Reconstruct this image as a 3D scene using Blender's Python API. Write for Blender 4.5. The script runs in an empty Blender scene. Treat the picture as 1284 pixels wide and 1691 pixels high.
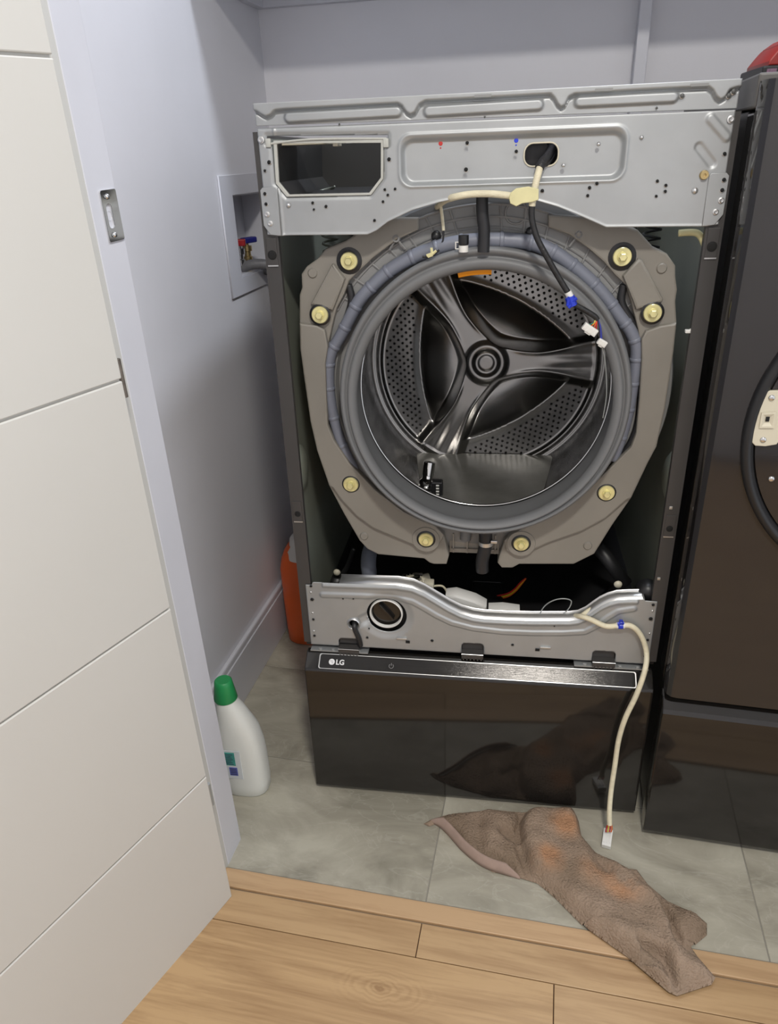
import bpy, bmesh, math, random
import numpy as np
from mathutils import Vector, Matrix
random.seed(4); np.random.seed(4)
PI = math.pi
C = bpy.context.scene.collection
scene = bpy.context.scene

# ---------------------------------------------------------------- camera
CAM = (0.0282, -1.204, 1.2676); PITCH, YAW, ROLL, FPX = -0.4515, -0.1569, -0.0372, 1208.6
ROOM = -0.0734                      # the room is turned this much against the washer
def cam_axes():
    cp, sp, cy, sy = math.cos(PITCH), math.sin(PITCH), math.cos(YAW), math.sin(YAW)
    f = Vector((sy*cp, cy*cp, sp)); r = Vector((cy, -sy, 0)); u = r.cross(f)
    return math.cos(ROOM*0+ROLL)*r + math.sin(ROLL)*u, -math.sin(ROLL)*r + math.cos(ROLL)*u, f
RT, UP, FW = cam_axes()
cd = bpy.data.cameras.new('camera'); cam = bpy.data.objects.new('camera', cd); C.objects.link(cam)
cd.sensor_fit = 'HORIZONTAL'; cd.sensor_width = 36; cd.lens = 36*FPX/1284; cd.clip_start = 0.02
M3 = Matrix((RT, UP, -FW)).transposed()
cam.matrix_world = Matrix.Translation(CAM) @ M3.to_4x4()
scene.camera = cam
# ---------------------------------------------------------------- light
scene.view_settings.view_transform = 'Standard'; scene.view_settings.look = 'None'
scene.view_settings.gamma = 1; scene.view_settings.use_curve_mapping = False
scene.view_settings.exposure = 0.0
w = bpy.data.worlds.new('world'); scene.world = w; w.use_nodes = True
w.node_tree.nodes['Background'].inputs[0].default_value = (0.90, 0.94, 1.0, 1)
w.node_tree.nodes['Background'].inputs[1].default_value = 1.15
def rm(x, y, z):
    k, s = math.cos(ROOM), math.sin(ROOM)
    return Vector((k*x - s*y, s*x + k*y, z))
def lamp(name, loc, size, power, col, aim=(0, 0, -1)):
    l = bpy.data.lights.new(name, 'AREA'); l.shape = 'DISK'; l.size = size; l.energy = power; l.color = col
    o = bpy.data.objects.new(name, l); C.objects.link(o); o.location = loc
    o.rotation_euler = Vector(aim).to_track_quat('-Z', 'Y').to_euler(); return o
lamp('hall_light', rm(0.35, -1.40, 2.42), 0.22, 33, (1.0, 0.955, 0.885))
lamp('closet_light', rm(0.30, 0.22, 2.42), 0.18, 12.5, (0.84, 0.90, 1.0))

# ---------------------------------------------------------------- helpers
def L_(c): return tuple((v/12.92 if v <= .04045 else ((v+.055)/1.055)**2.4) for v in c)
def S(r, g, b): return L_((r/255, g/255, b/255))
def ray(px, py): return FW + RT*((px-642)/FPX) - UP*((py-845.5)/FPX)
def at(px, py, y=0.0):                   # a pixel of the photograph on the vertical plane at depth y
    d = ray(px, py); t = (y-CAM[1])/d[1]; return Vector(CAM)+t*d
def atz(px, py, z=0.0):
    d = ray(px, py); t = (z-CAM[2])/d[2]; return Vector(CAM)+t*d
def atp(px, py, p0, n):
    d = ray(px, py); n = Vector(n); t = (Vector(p0)-Vector(CAM)).dot(n)/d.dot(n); return Vector(CAM)+t*d

def root_loc(o):
    v = Vector((0, 0, 0))
    while o is not None: v = v+o.location; o = o.parent
    return v
def tag(o, label=None, cat=None, group=None, kind=None):
    if label: o['label'] = label
    if cat: o['category'] = cat
    if group: o['group'] = group
    if kind: o['kind'] = kind
    return o
def thing(name, label, cat, loc, group=None):
    o = bpy.data.objects.new(name, None); C.objects.link(o); o.location = loc; o.empty_display_size = .05
    return tag(o, label, cat, group)
def link(name, me, m, parent=None, smooth=False, angle=None):
    if isinstance(me, bmesh.types.BMesh):
        bm = me; bmesh.ops.recalc_face_normals(bm, faces=bm.faces); me = bpy.data.meshes.new(name); bm.to_mesh(me); bm.free()
    me.name = name
    if m is not None:
        me.materials.clear(); me.materials.append(m)
    if smooth:
        me.polygons.foreach_set('use_smooth', [True]*len(me.polygons))
        if angle: me.set_sharp_from_angle(angle=math.radians(angle))
    o = bpy.data.objects.new(name, me); C.objects.link(o)
    if parent is not None:
        o.parent = parent; o.location = -root_loc(parent)
    return o
def box(bm, x0, x1, y0, y1, z0, z1, M=None, bev=0):
    b = bmesh.new()
    bmesh.ops.create_cube(b, size=1)
    for v in b.verts: v.co = Vector(((x0+x1)/2+v.co.x*(x1-x0), (y0+y1)/2+v.co.y*(y1-y0), (z0+z1)/2+v.co.z*(z1-z0)))
    if bev: bmesh.ops.bevel(b, geom=b.edges[:], offset=bev, segments=2, affect='EDGES', profile=.5)
    if M is not None: bmesh.ops.transform(b, matrix=M, verts=b.verts)
    merge(bm, b)
def merge(bm, b):
    me = bpy.data.meshes.new('t'); b.to_mesh(me); b.free(); bm.from_mesh(me); bpy.data.meshes.remove(me)
def RM4(): return Matrix.Rotation(ROOM, 4, 'Z')
def rbox(bm, *a, bev=0): box(bm, *a, M=RM4(), bev=bev)
def smoothpts(pts, n=8):
    P = [Vector(p) for p in pts]
    if len(P) < 3: return P
    out = []
    for i in range(len(P)-1):
        p0 = P[max(i-1, 0)]; p1 = P[i]; p2 = P[i+1]; p3 = P[min(i+2, len(P)-1)]
        for k in range(n):
            t = k/n
            out.append(.5*((2*p1)+(-p0+p2)*t+(2*p0-5*p1+4*p2-p3)*t*t+(-p0+3*p1-3*p2+p3)*t**3))
    out.append(P[-1]); return out
def tube(bm, pts, r, seg=10, smooth=8, cap=True, flat=1.0, rib=None, closed=False):
    P = smoothpts(pts, smooth) if smooth else [Vector(p) for p in pts]
    N = len(P); up = None; rings = []
    for i, p in enumerate(P):
        a = P[(i-1) % N] if closed else P[max(i-1, 0)]; b = P[(i+1) % N] if closed else P[min(i+1, N-1)]
        t = (b-a).normalized()
        if up is None: up = t.orthogonal().normalized()
        up = (up-t*up.dot(t)).normalized(); s = t.cross(up)
        rr = r(i/(N-1)) if callable(r) else r
        if rib: rr *= rib(i)
        rings.append([bm.verts.new(p+up*math.cos(2*PI*k/seg)*rr+s*math.sin(2*PI*k/seg)*rr*flat) for k in range(seg)])
    for i in range(N-1 if not closed else N):
        A, B = rings[i], rings[(i+1) % N]
        for k in range(seg): bm.faces.new((A[k], A[(k+1) % seg], B[(k+1) % seg], B[k]))
    if cap and not closed:
        bm.faces.new(rings[0][::-1]); bm.faces.new(rings[-1])
    return bm
def lathe(bm, prof, c0, d, seg=48, a0=0, a1=2*PI, upv=(0, 0, 1)):
    d = Vector(d).normalized(); e1 = d.cross(Vector(upv)).normalized() if abs(d.dot(Vector(upv))) < .99 else Vector((1, 0, 0)); e2 = e1.cross(d)
    full = abs(a1-a0-2*PI) < 1e-6; n = seg if full else seg+1; rings = []
    for r, s in prof:
        if r < 1e-6: rings.append([bm.verts.new(Vector(c0)+d*s)]); continue
        rings.append([bm.verts.new(Vector(c0)+d*s+r*(math.cos(a0+(a1-a0)*k/seg)*e1+math.sin(a0+(a1-a0)*k/seg)*e2)) for k in range(n)])
    for A, B in zip(rings, rings[1:]):
        for k in range(seg):
            k2 = (k+1) % n
            if len(A) == 1 and len(B) > 1: bm.faces.new((A[0], B[k], B[k2]))
            elif len(B) == 1 and len(A) > 1: bm.faces.new((A[k], A[k2], B[0]))
            elif len(A) > 1: bm.faces.new((A[k], A[k2], B[k2], B[k]))
    return bm
def plate(bm, outline, y, thick, holes=(), bevel=0, M=None):
    """flat sheet facing -y: outline in (x, z), front face at y"""
    cu = bpy.data.curves.new('c', 'CURVE'); cu.dimensions = '2D'; cu.fill_mode = 'BOTH'
    for pts in [outline]+list(holes):
        sp = cu.splines.new('POLY'); sp.points.add(len(pts)-1); sp.use_cyclic_u = True
        for i, p in enumerate(pts): sp.points[i].co = (p[0], p[1], 0, 1)
    cu.extrude = max(thick/2-bevel, 1e-5); cu.bevel_depth = bevel; cu.bevel_resolution = 1; cu.offset = -bevel
    ob = bpy.data.objects.new('c', cu); me = bpy.data.meshes.new_from_object(ob)
    T = Matrix.Translation((0, y+thick/2, 0)) @ Matrix.Rotation(PI/2, 4, 'X')
    if M is not None: T = M @ T
    me.transform(T); bm.from_mesh(me)
    bpy.data.objects.remove(ob); bpy.data.curves.remove(cu); bpy.data.meshes.remove(me)
    return bm
def rrect(x0, x1, z0, z1, r, n=5):
    out = []
    for cx, cz, a in ((x1-r, z0+r, -90), (x1-r, z1-r, 0), (x0+r, z1-r, 90), (x0+r, z0+r, 180)):
        for k in range(n+1):
            t = math.radians(a+90*k/n); out.append((cx+r*math.cos(t), cz+r*math.sin(t)))
    return out
def circ(cx, cz, r, n=24, sx=1): return [(cx+sx*r*math.cos(2*PI*k/n), cz+r*math.sin(2*PI*k/n)) for k in range(n)]
def xz(pts, y=0.0): return [(at(a, b, y).x, at(a, b, y).z) for a, b in pts]
# signed distances (numpy)
def sd_circ(cx, cz, r): return lambda X, Z: np.hypot(X-cx, Z-cz)-r
def sd_rr(x0, x1, z0, z1, r):
    def f(X, Z):
        qx = np.abs(X-(x0+x1)/2)-(x1-x0)/2+r; qz = np.abs(Z-(z0+z1)/2)-(z1-z0)/2+r
        return np.hypot(np.maximum(qx, 0), np.maximum(qz, 0))+np.minimum(np.maximum(qx, qz), 0)-r
    return f
def sd_poly(pts):
    pts = [tuple(p) for p in pts]
    def f(X, Z):
        d = np.full(X.shape, 1e9); ins = np.zeros(X.shape, bool)
        for (ax, az), (bx, bz) in zip(pts, pts[1:]+pts[:1]):
            ex, ez = bx-ax, bz-az; t = np.clip(((X-ax)*ex+(Z-az)*ez)/(ex*ex+ez*ez+1e-15), 0, 1)
            d = np.minimum(d, np.hypot(X-ax-ex*t, Z-az-ez*t))
            c = ((az > Z) != (bz > Z)) & (X < (bx-ax)*(Z-az)/((bz-az) if bz != az else 1e-12)+ax); ins ^= c
        return np.where(ins, -d, d)
    return f
def sd_line(pts):
    def f(X, Z):
        d = np.full(X.shape, 1e9)
        for (ax, az), (bx, bz) in zip(pts, pts[1:]):
            ex, ez = bx-ax, bz-az; t = np.clip(((X-ax)*ex+(Z-az)*ez)/(ex*ex+ez*ez+1e-15), 0, 1)
            d = np.minimum(d, np.hypot(X-ax-ex*t, Z-az-ez*t))
        return d
    return f
def sst(a, b, x):
    t = np.clip((x-a)/(b-a), 0, 1); return t*t*(3-2*t)
def sheet(x0, x1, zlo, zhi, nx, nz, relief, holes=(), y=0.0):
    """pressed sheet-metal panel facing -y. zlo/zhi are functions of x, relief(X, Z) is the offset in y"""
    xs = np.linspace(x0, x1, nx); lo = np.array([zlo(a) for a in xs]); hi = np.array([zhi(a) for a in xs])
    T = np.linspace(0, 1, nz)[:, None]; X = np.broadcast_to(xs, (nz, nx)).copy(); Z = lo+(hi-lo)*T
    cell = max((x1-x0)/nx, float((hi-lo).max())/nz); kill = np.zeros((nz-1, nx-1), bool)
    for h in holes:
        d = h(X, Z); e = 1e-5; gx = (h(X+e, Z)-h(X-e, Z))/(2*e); gz = (h(X, Z+e)-h(X, Z-e))/(2*e)
        near = np.abs(d) < cell*.7
        X = np.where(near, X-gx*d, X); Z = np.where(near, Z-gz*d, Z)
        d = h(X, Z); inn = d <= 1e-4
        kill |= inn[:-1, :-1] & inn[1:, :-1] & inn[:-1, 1:] & inn[1:, 1:]
    Yv = y+relief(X, Z)
    co = np.stack([X, Yv, Z], -1).reshape(-1, 3); idx = np.arange(nx*nz).reshape(nz, nx)
    q = np.stack([idx[:-1, :-1], idx[:-1, 1:], idx[1:, 1:], idx[1:, :-1]], -1)[~kill]
    me = bpy.data.meshes.new('sheet'); me.from_pydata(co.tolist(), [], q.tolist())
    bm = bmesh.new(); bm.from_mesh(me); bpy.data.meshes.remove(me)
    bmesh.ops.delete(bm, geom=[v for v in bm.verts if not v.link_faces], context='VERTS')
    me = bpy.data.meshes.new('sheet'); bm.to_mesh(me); bm.free(); return me
def solid(o, t):
    m = o.modifiers.new('solid', 'SOLIDIFY'); m.thickness = t; m.offset = -1; return o
def txt(s, size, y, x, z, thick=.0004, M=None, bold=0):
    cu = bpy.data.curves.new('t', 'FONT'); cu.body = s; cu.size = size; cu.extrude = thick; cu.offset = bold
    ob = bpy.data.objects.new('t', cu); me = bpy.data.meshes.new_from_object(ob)
    T = Matrix.Translation((x, y, z)) @ Matrix.Rotation(PI/2, 4, 'X')
    me.transform(T if M is None else M)
    bpy.data.objects.remove(ob); bpy.data.curves.remove(cu); return me

# ---------------------------------------------------------------- materials
def mat(name, col, rough=.5, metal=0, ior=1.5, bump=0, bscale=40, var=0, vscale=6, spec=.5, coat=0, stretch=None, emit=None, col2=None):
    m = bpy.data.materials.new(name); m.use_nodes = True; nt = m.node_tree; b = nt.nodes['Principled BSDF']
    b.inputs['Base Color'].default_value = (*col, 1); b.inputs['Roughness'].default_value = rough
    b.inputs['Metallic'].default_value = metal; b.inputs['IOR'].default_value = ior
    b.inputs['Specular IOR Level'].default_value = spec; b.inputs['Coat Weight'].default_value = coat
    tc = nt.nodes.new('ShaderNodeTexCoord'); mp = nt.nodes.new('ShaderNodeMapping'); nt.links.new(tc.outputs['Object'], mp.inputs[0])
    if stretch: mp.inputs['Scale'].default_value = stretch
    if var or col2:
        n = nt.nodes.new('ShaderNodeTexNoise'); n.inputs['Scale'].default_value = vscale; n.inputs['Detail'].default_value = 6
        nt.links.new(mp.outputs[0], n.inputs['Vector'])
        r = nt.nodes.new('ShaderNodeMix'); r.data_type = 'RGBA'
        c2 = col2 or tuple(c*(1-var) for c in col); c1 = col if col2 else tuple(min(1, c*(1+var)) for c in col)
        r.inputs['A'].default_value = (*c1, 1); r.inputs['B'].default_value = (*c2, 1)
        mr = nt.nodes.new('ShaderNodeMapRange'); mr.inputs[1].default_value = .35; mr.inputs[2].default_value = .65
        nt.links.new(n.outputs[0], mr.inputs[0]); nt.links.new(mr.outputs[0], r.inputs['Factor']); nt.links.new(r.outputs['Result'], b.inputs['Base Color'])
    if bump:
        n2 = nt.nodes.new('ShaderNodeTexNoise'); n2.inputs['Scale'].default_value = bscale; n2.inputs['Detail'].default_value = 5
        nt.links.new(mp.outputs[0], n2.inputs['Vector'])
        bp = nt.nodes.new('ShaderNodeBump'); bp.inputs['Strength'].default_value = bump; bp.inputs['Distance'].default_value = .002
        nt.links.new(n2.outputs[0], bp.inputs['Height']); nt.links.new(bp.outputs[0], b.inputs['Normal'])
    return m
M = {}
M['wall'] = mat('wall_paint', S(228, 228, 233), .45, bump=.05, bscale=300, var=.015)
M['doorp'] = mat('door_paint', S(206, 205, 200), .4, var=.012, vscale=3)
M['trimp'] = mat('trim_paint', S(214, 215, 222), .4, bump=.05, bscale=120, var=.02)
M['ceil'] = mat('ceiling_paint', S(225, 225, 225), .8, var=.01)
M['zinc'] = mat('galvanised_steel', (.41, .425, .43), .48, .55, bump=.05, bscale=60, var=.05, vscale=12)
M['zinc2'] = mat('galvanised_bright', (.66, .66, .65), .3, .85, var=.05, vscale=20)
M['cab'] = mat('cabinet_dark_paint', S(66, 64, 63), .38, var=.06)
M['cabin'] = mat('cabinet_inner_coating', S(150, 155, 142), .35, .25, var=.08, vscale=5)
M['black'] = mat('black_plastic', (.012, .012, .013), .4, var=.1)
M['rubberb'] = mat('black_rubber', (.018, .018, .02), .45, var=.1)
M['void'] = mat('dark_interior', (.006, .006, .006), .8, var=.1)
M['gloss'] = mat('black_glossy_steel', S(30, 28, 26), .07, 0, ior=1.62, var=.04)
M['dgloss'] = mat('black_glossy_steel_dryer', S(36, 34, 34), .08, 0, ior=1.62, var=.04)
M['brush'] = mat('brushed_dark_steel', (.060, .058, .056), .17, .9, bump=.08, bscale=30, stretch=(1, 60, 60), var=.08, vscale=20)
M['gasket'] = mat('grey_gasket_rubber', S(108, 109, 110), .5, var=.05, vscale=8, bump=.04, bscale=60)
M['hose'] = mat('blue_grey_hose', S(118, 122, 134), .45, var=.06, vscale=10)
M['tub'] = mat('grey_tub_plastic', S(132, 132, 131), .55, var=.07, vscale=10)
M['weight'] = mat('taupe_counterweight', S(132, 128, 120), .5, var=.06, vscale=7, bump=.06, bscale=90)
M['steel'] = mat('stainless_drum', (.27, .265, .255), .25, 1, var=.10, vscale=5)
M['steelw'] = mat('stainless_drum_wall', (.24, .235, .23), .22, 1, bump=1, bscale=30, stretch=(2.2, .7, 2.2), var=.35, vscale=22)
M['chrome'] = mat('chrome', (.75, .75, .74), .12, 1, var=.03)
M['yzinc'] = mat('yellow_zinc_washer', S(226, 218, 160), .35, .35, var=.12, vscale=60)
M['rimg'] = mat('pale_grey_rim_plastic', S(186, 187, 180), .45, var=.03)
M['slot2'] = mat('rail_hole_shadow', S(88, 89, 88), .5, .2, var=.03)
M['slot'] = mat('slot_shadow_steel', S(140, 141, 140), .5, .2, var=.03)
M['brass'] = mat('brass', (.55, .42, .2), .35, .9, var=.05)
M['water'] = mat('murky_water', (.12, .118, .108), .26, 0, ior=1.5, bump=.05, bscale=6, var=.25, vscale=7)
M['white'] = mat('white_plastic', S(226, 225, 220), .4, var=.02)
M['cream'] = mat('cream_cable_sleeve', S(222, 214, 186), .6, bump=.5, bscale=260, stretch=(1, 1, 3), var=.07, vscale=40)
M['tape'] = mat('yellowed_tape', S(214, 208, 160), .5, var=.08, vscale=30)
M['blue'] = mat('blue_tape', S(30, 55, 190), .4, var=.1, vscale=40)
M['wblack'] = mat('black_wire_sleeve', (.016, .016, .017), .42, bump=.6, bscale=240, var=.1)
M['orange'] = mat('orange_plastic', S(214, 92, 34), .35, var=.06)
M['opad'] = mat('amber_label', S(222, 140, 20), .5, var=.06)
M['red'] = mat('red_plastic', S(146, 38, 32), .35, var=.08)
M['green'] = mat('green_cap', S(40, 148, 84), .4, var=.04)
M['bottle'] = mat('white_bottle', S(222, 223, 217), .35, var=.015)
M['wred'] = mat('red_wire', S(190, 30, 24), .4, var=.05); M['wyel'] = mat('yellow_wire', S(220, 190, 40), .4, var=.05)
M['wora'] = mat('orange_wire', S(220, 100, 30), .4, var=.05); M['wgrn'] = mat('green_wire', S(30, 110, 90), .4, var=.05)
M['wblu'] = mat('blue_wire', S(50, 60, 150), .4, var=.05); M['wgry'] = mat('grey_wire', S(150, 155, 155), .35, .3, var=.05)
M['handle_r'] = mat('red_valve_handle', S(170, 30, 36), .35, var=.05); M['handle_b'] = mat('blue_valve_handle', S(36, 40, 130), .35, var=.05)
M['phose'] = mat('braided_grey_hose', S(110, 110, 112), .45, bump=.3, bscale=200, var=.1, vscale=60)
M['creamp'] = mat('cream_plastic', S(206, 200, 180), .45, var=.03)
M['grime'] = mat('door_edge_smear', S(120, 112, 104), .5, .3, var=.3, vscale=60)
M['logo'] = mat('logo_silver', (.8, .8, .8), .4, .1, var=.02)
M['icon'] = mat('icon_grey', (.35, .35, .35), .4, .1, var=.02)
M['labelg'] = mat('label_teal', S(70, 150, 140), .5, var=.15, vscale=90)
M['labelp'] = mat('label_blue', S(90, 100, 170), .5, var=.1, vscale=90)
M['labelw'] = mat('label_pale', S(208, 212, 214), .5, var=.02)
M['ink'] = mat('printed_ink', S(60, 60, 84), .6, var=.1)
M['redmark'] = mat('red_marker', S(190, 50, 45), .5, var=.1); M['bluemark'] = mat('blue_marker', S(35, 60, 200), .5, var=.1)

b_ = M['brush'].node_tree.nodes['Principled BSDF']; b_.inputs['Anisotropic'].default_value = .9
tg = M['brush'].node_tree.nodes.new('ShaderNodeTangent'); tg.direction_type = 'RADIAL'; tg.axis = 'X'
M['brush'].node_tree.links.new(tg.outputs[0], b_.inputs['Tangent'])
def nodes(m): return m.node_tree.nodes, m.node_tree.links
def tile_mat():
    m = mat('grey_stone_tile', S(168, 167, 158), .32); N, K = nodes(m); b = N['Principled BSDF']
    tc = N.new('ShaderNodeTexCoord'); oi = N.new('ShaderNodeObjectInfo'); add = N.new('ShaderNodeVectorMath'); add.operation = 'ADD'
    sc = N.new('ShaderNodeVectorMath'); sc.operation = 'SCALE'; sc.inputs['Scale'].default_value = 7
    cmb = N.new('ShaderNodeCombineXYZ'); K.new(oi.outputs['Random'], cmb.inputs[0]); K.new(oi.outputs['Random'], cmb.inputs[1])
    K.new(cmb.outputs[0], sc.inputs[0]); K.new(tc.outputs['Object'], add.inputs[0]); K.new(sc.outputs[0], add.inputs[1])
    rot = N.new('ShaderNodeMapping'); rot.inputs['Rotation'].default_value = (0, 0, .5); rot.inputs['Scale'].default_value = (1, 2.1, 1); K.new(add.outputs[0], rot.inputs[0])
    n1 = N.new('ShaderNodeTexNoise'); n1.inputs['Scale'].default_value = 3.2; n1.inputs['Detail'].default_value = 9; n1.inputs['Roughness'].default_value = .62; n1.inputs['Distortion'].default_value = .9
    n2 = N.new('ShaderNodeTexNoise'); n2.inputs['Scale'].default_value = 7; n2.inputs['Detail'].default_value = 8; n2.inputs['Distortion'].default_value = 1.6
    K.new(rot.outputs[0], n1.inputs['Vector']); K.new(rot.outputs[0], n2.inputs['Vector'])
    cr = N.new('ShaderNodeValToRGB'); e = cr.color_ramp.elements
    e[0].position = .32; e[0].color = (*S(134, 130, 116), 1); e[1].position = .68; e[1].color = (*S(186, 182, 166), 1)
    x = cr.color_ramp.elements.new(.5); x.color = (*S(166, 161, 146), 1)
    K.new(n1.outputs[0], cr.inputs[0])
    # thin pale veins where the second noise crosses its middle
    sub = N.new('ShaderNodeMath'); sub.operation = 'SUBTRACT'; sub.inputs[1].default_value = .5; K.new(n2.outputs[0], sub.inputs[0])
    ab = N.new('ShaderNodeMath'); ab.operation = 'ABSOLUTE'; K.new(sub.outputs[0], ab.inputs[0])
    mr = N.new('ShaderNodeMapRange'); mr.inputs[1].default_value = 0; mr.inputs[2].default_value = .018; mr.inputs[3].default_value = .22; mr.inputs[4].default_value = 0; K.new(ab.outputs[0], mr.inputs[0])
    mx = N.new('ShaderNodeMix'); mx.data_type = 'RGBA'; mx.inputs['B'].default_value = (*S(200, 196, 184), 1)
    K.new(mr.outputs[0], mx.inputs['Factor']); K.new(cr.outputs[0], mx.inputs['A']); K.new(mx.outputs['Result'], b.inputs['Base Color'])
    return m
def wood_mat(name, base, dark, knot=None):
    m = mat(name, base, .38); N, K = nodes(m); b = N['Principled BSDF']
    tc = N.new('ShaderNodeTexCoord'); oi = N.new('ShaderNodeObjectInfo'); cmb = N.new('ShaderNodeCombineXYZ')
    sc = N.new('ShaderNodeMath'); sc.operation = 'MULTIPLY'; sc.inputs[1].default_value = 9; K.new(oi.outputs['Random'], sc.inputs[0]); K.new(sc.outputs[0], cmb.inputs[1])
    ad = N.new('ShaderNodeVectorMath'); K.new(tc.outputs['Object'], ad.inputs[0]); K.new(cmb.outputs[0], ad.inputs[1])
    mp = N.new('ShaderNodeMapping'); mp.inputs['Scale'].default_value = (2.2, 26, 1); K.new(ad.outputs[0], mp.inputs[0])
    vec = mp.outputs[0]
    n = N.new('ShaderNodeTexNoise'); n.inputs['Scale'].default_value = 1.0; n.inputs['Detail'].default_value = 9; n.inputs['Roughness'].default_value = .65; n.inputs['Distortion'].default_value = .6
    K.new(vec, n.inputs['Vector'])
    mp2 = N.new('ShaderNodeMapping'); mp2.inputs['Scale'].default_value = (8, 190, 1); K.new(ad.outputs[0], mp2.inputs[0])
    n3 = N.new('ShaderNodeTexNoise'); n3.inputs['Scale'].default_value = 1; n3.inputs['Detail'].default_value = 4; K.new(mp2.outputs[0], n3.inputs['Vector'])
    s = N.new('ShaderNodeMath'); s.operation = 'MULTIPLY_ADD'; s.inputs[1].default_value = .35; K.new(n3.outputs[0], s.inputs[0]); K.new(n.outputs[0], s.inputs[2])
    src = s.outputs[0]
    if knot:
        # growth rings bending round a knot
        sb = N.new('ShaderNodeVectorMath'); sb.operation = 'SUBTRACT'; sb.inputs[1].default_value = (*knot, 0); K.new(tc.outputs['Object'], sb.inputs[0])
        m3 = N.new('ShaderNodeMapping'); m3.inputs['Scale'].default_value = (1, 2.4, 0); K.new(sb.outputs[0], m3.inputs[0])
        ln = N.new('ShaderNodeVectorMath'); ln.operation = 'LENGTH'; K.new(m3.outputs[0], ln.inputs[0])
        nn = N.new('ShaderNodeTexNoise'); nn.inputs['Scale'].default_value = 22; nn.inputs['Detail'].default_value = 3; K.new(tc.outputs['Object'], nn.inputs['Vector'])
        la = N.new('ShaderNodeMath'); la.operation = 'MULTIPLY_ADD'; la.inputs[1].default_value = .055; K.new(nn.outputs[0], la.inputs[0]); K.new(ln.outputs['Value'], la.inputs[2])
        si = N.new('ShaderNodeMath'); si.operation = 'MULTIPLY'; si.inputs[1].default_value = 420; K.new(la.outputs[0], si.inputs[0])
        sn = N.new('ShaderNodeMath'); sn.operation = 'SINE'; K.new(si.outputs[0], sn.inputs[0])
        fall = N.new('ShaderNodeMapRange'); fall.inputs[1].default_value = .0; fall.inputs[2].default_value = .11; fall.inputs[3].default_value = .08; fall.inputs[4].default_value = 0; K.new(ln.outputs['Value'], fall.inputs[0])
        mu = N.new('ShaderNodeMath'); mu.operation = 'MULTIPLY'; K.new(sn.outputs[0], mu.inputs[0]); K.new(fall.outputs[0], mu.inputs[1])
        core = N.new('ShaderNodeMapRange'); core.inputs[1].default_value = .03; core.inputs[2].default_value = .048; core.inputs[3].default_value = .2; core.inputs[4].default_value = 0; K.new(la.outputs[0], core.inputs[0])
        a1 = N.new('ShaderNodeMath'); a1.operation = 'SUBTRACT'; K.new(src, a1.inputs[0]); K.new(mu.outputs[0], a1.inputs[1])
        a2 = N.new('ShaderNodeMath'); a2.operation = 'SUBTRACT'; K.new(a1.outputs[0], a2.inputs[0]); K.new(core.outputs[0], a2.inputs[1]); src = a2.outputs[0]
    cr = N.new('ShaderNodeValToRGB'); e = cr.color_ramp.elements; e[0].position = .45; e[0].color = (*dark, 1); e[1].position = .74; e[1].color = (*base, 1)
    K.new(src, cr.inputs[0]); K.new(cr.outputs[0], b.inputs['Base Color'])
    bp = N.new('ShaderNodeBump'); bp.inputs['Strength'].default_value = .12; bp.inputs['Distance'].default_value = .001; K.new(n3.outputs[0], bp.inputs['Height']); K.new(bp.outputs[0], b.inputs['Normal'])
    return m
M['tile'] = tile_mat()
M['oak'] = wood_mat('oak_plank', S(182, 151, 112), S(156, 124, 88))
M['oakk'] = wood_mat('oak_plank_knot', S(184, 152, 111), S(150, 118, 82), knot=(-.10, -.465))
M['thresh'] = wood_mat('pale_oak_threshold', S(190, 158, 121), S(166, 134, 99))
M['grout'] = mat('grout', S(140, 136, 126), .9, var=.05)
M['gap'] = mat('dark_gap', S(70, 50, 34), .9, var=.1)

# ================================================================ SETTING (room coordinates, turned by ROOM)
def struct(name, bm, m, smooth=False):
    o = link(name, bm, m, smooth=smooth); o['kind'] = 'structure'; return o
WX = -.629; BY = .80; CZ = 2.45
bm = bmesh.new(); rbox(bm, -1.7, 1.9, -2.35, 1.0, -.08, -.004)
floor = struct('floor', bm, M['grout'])
bm = bmesh.new(); rbox(bm, -.70, 1.60, -.292, .80, -.004, -.0010); link('grout_bed', bm, M['grout'], floor)
def floorpiece(name, x0, x1, y0, y1, m, h=0.0, g=.0012, bev=.0008, lo=-.006):
    bm = bmesh.new(); box(bm, x0+g, x1-g, y0+g, y1-g, lo, h, bev=bev)
    o = link(name, bm, m); o.rotation_euler.z = ROOM; o.parent = floor; return o
ys = [-.292, .01, .335, .66, .90]
for a, b in zip(ys, ys[1:]):
    for x0 in (-.653, -.053, .547):
        floorpiece('tile', x0, x0+.6, a, b, M['tile'])
floorpiece('tile', 1.147, 1.6, -.292, .01, M['tile'])
floorpiece('threshold_strip', -.46, 1.3, -.334, -.293, M['thresh'], h=.0035, bev=.0015)
bm = bmesh.new(); rbox(bm, -1.7, 1.9, -2.35, -.334, -.0045, -.0035); link('plank_underlay', bm, M['gap'], floor)
for x0, x1 in ((-1.25, -.053), (-.053, 1.35)): floorpiece('plank', x0, x1, -.400, -.335, M['oak'], g=.0008)
floorpiece('plank', -1.30, .085+.10, -.603, -.400, M['oakk'], g=.0008); floorpiece('plank', .185, 1.5, -.603, -.400, M['oak'], g=.0008)
for i in range(8):
    y1 = -.603-i*.203; off = -1.5+(i*.47) % 1.2
    for x0 in (off-.2, off+1.1): floorpiece('plank', max(x0, -1.69), min(x0+1.3, 1.89), y1-.203, y1, M['oak'], g=.0008)

# left wall with the hole of the outlet box, back wall, hall walls, ceiling
bm = bmesh.new()
PT = lambda px, py: (lambda p: (math.cos(-ROOM)*p.x-math.sin(-ROOM)*p.y, math.sin(-ROOM)*p.x+math.cos(-ROOM)*p.y, p.z))(atp(px, py, rm(WX, 0, 0), rm(1, 0, 0)))
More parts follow.
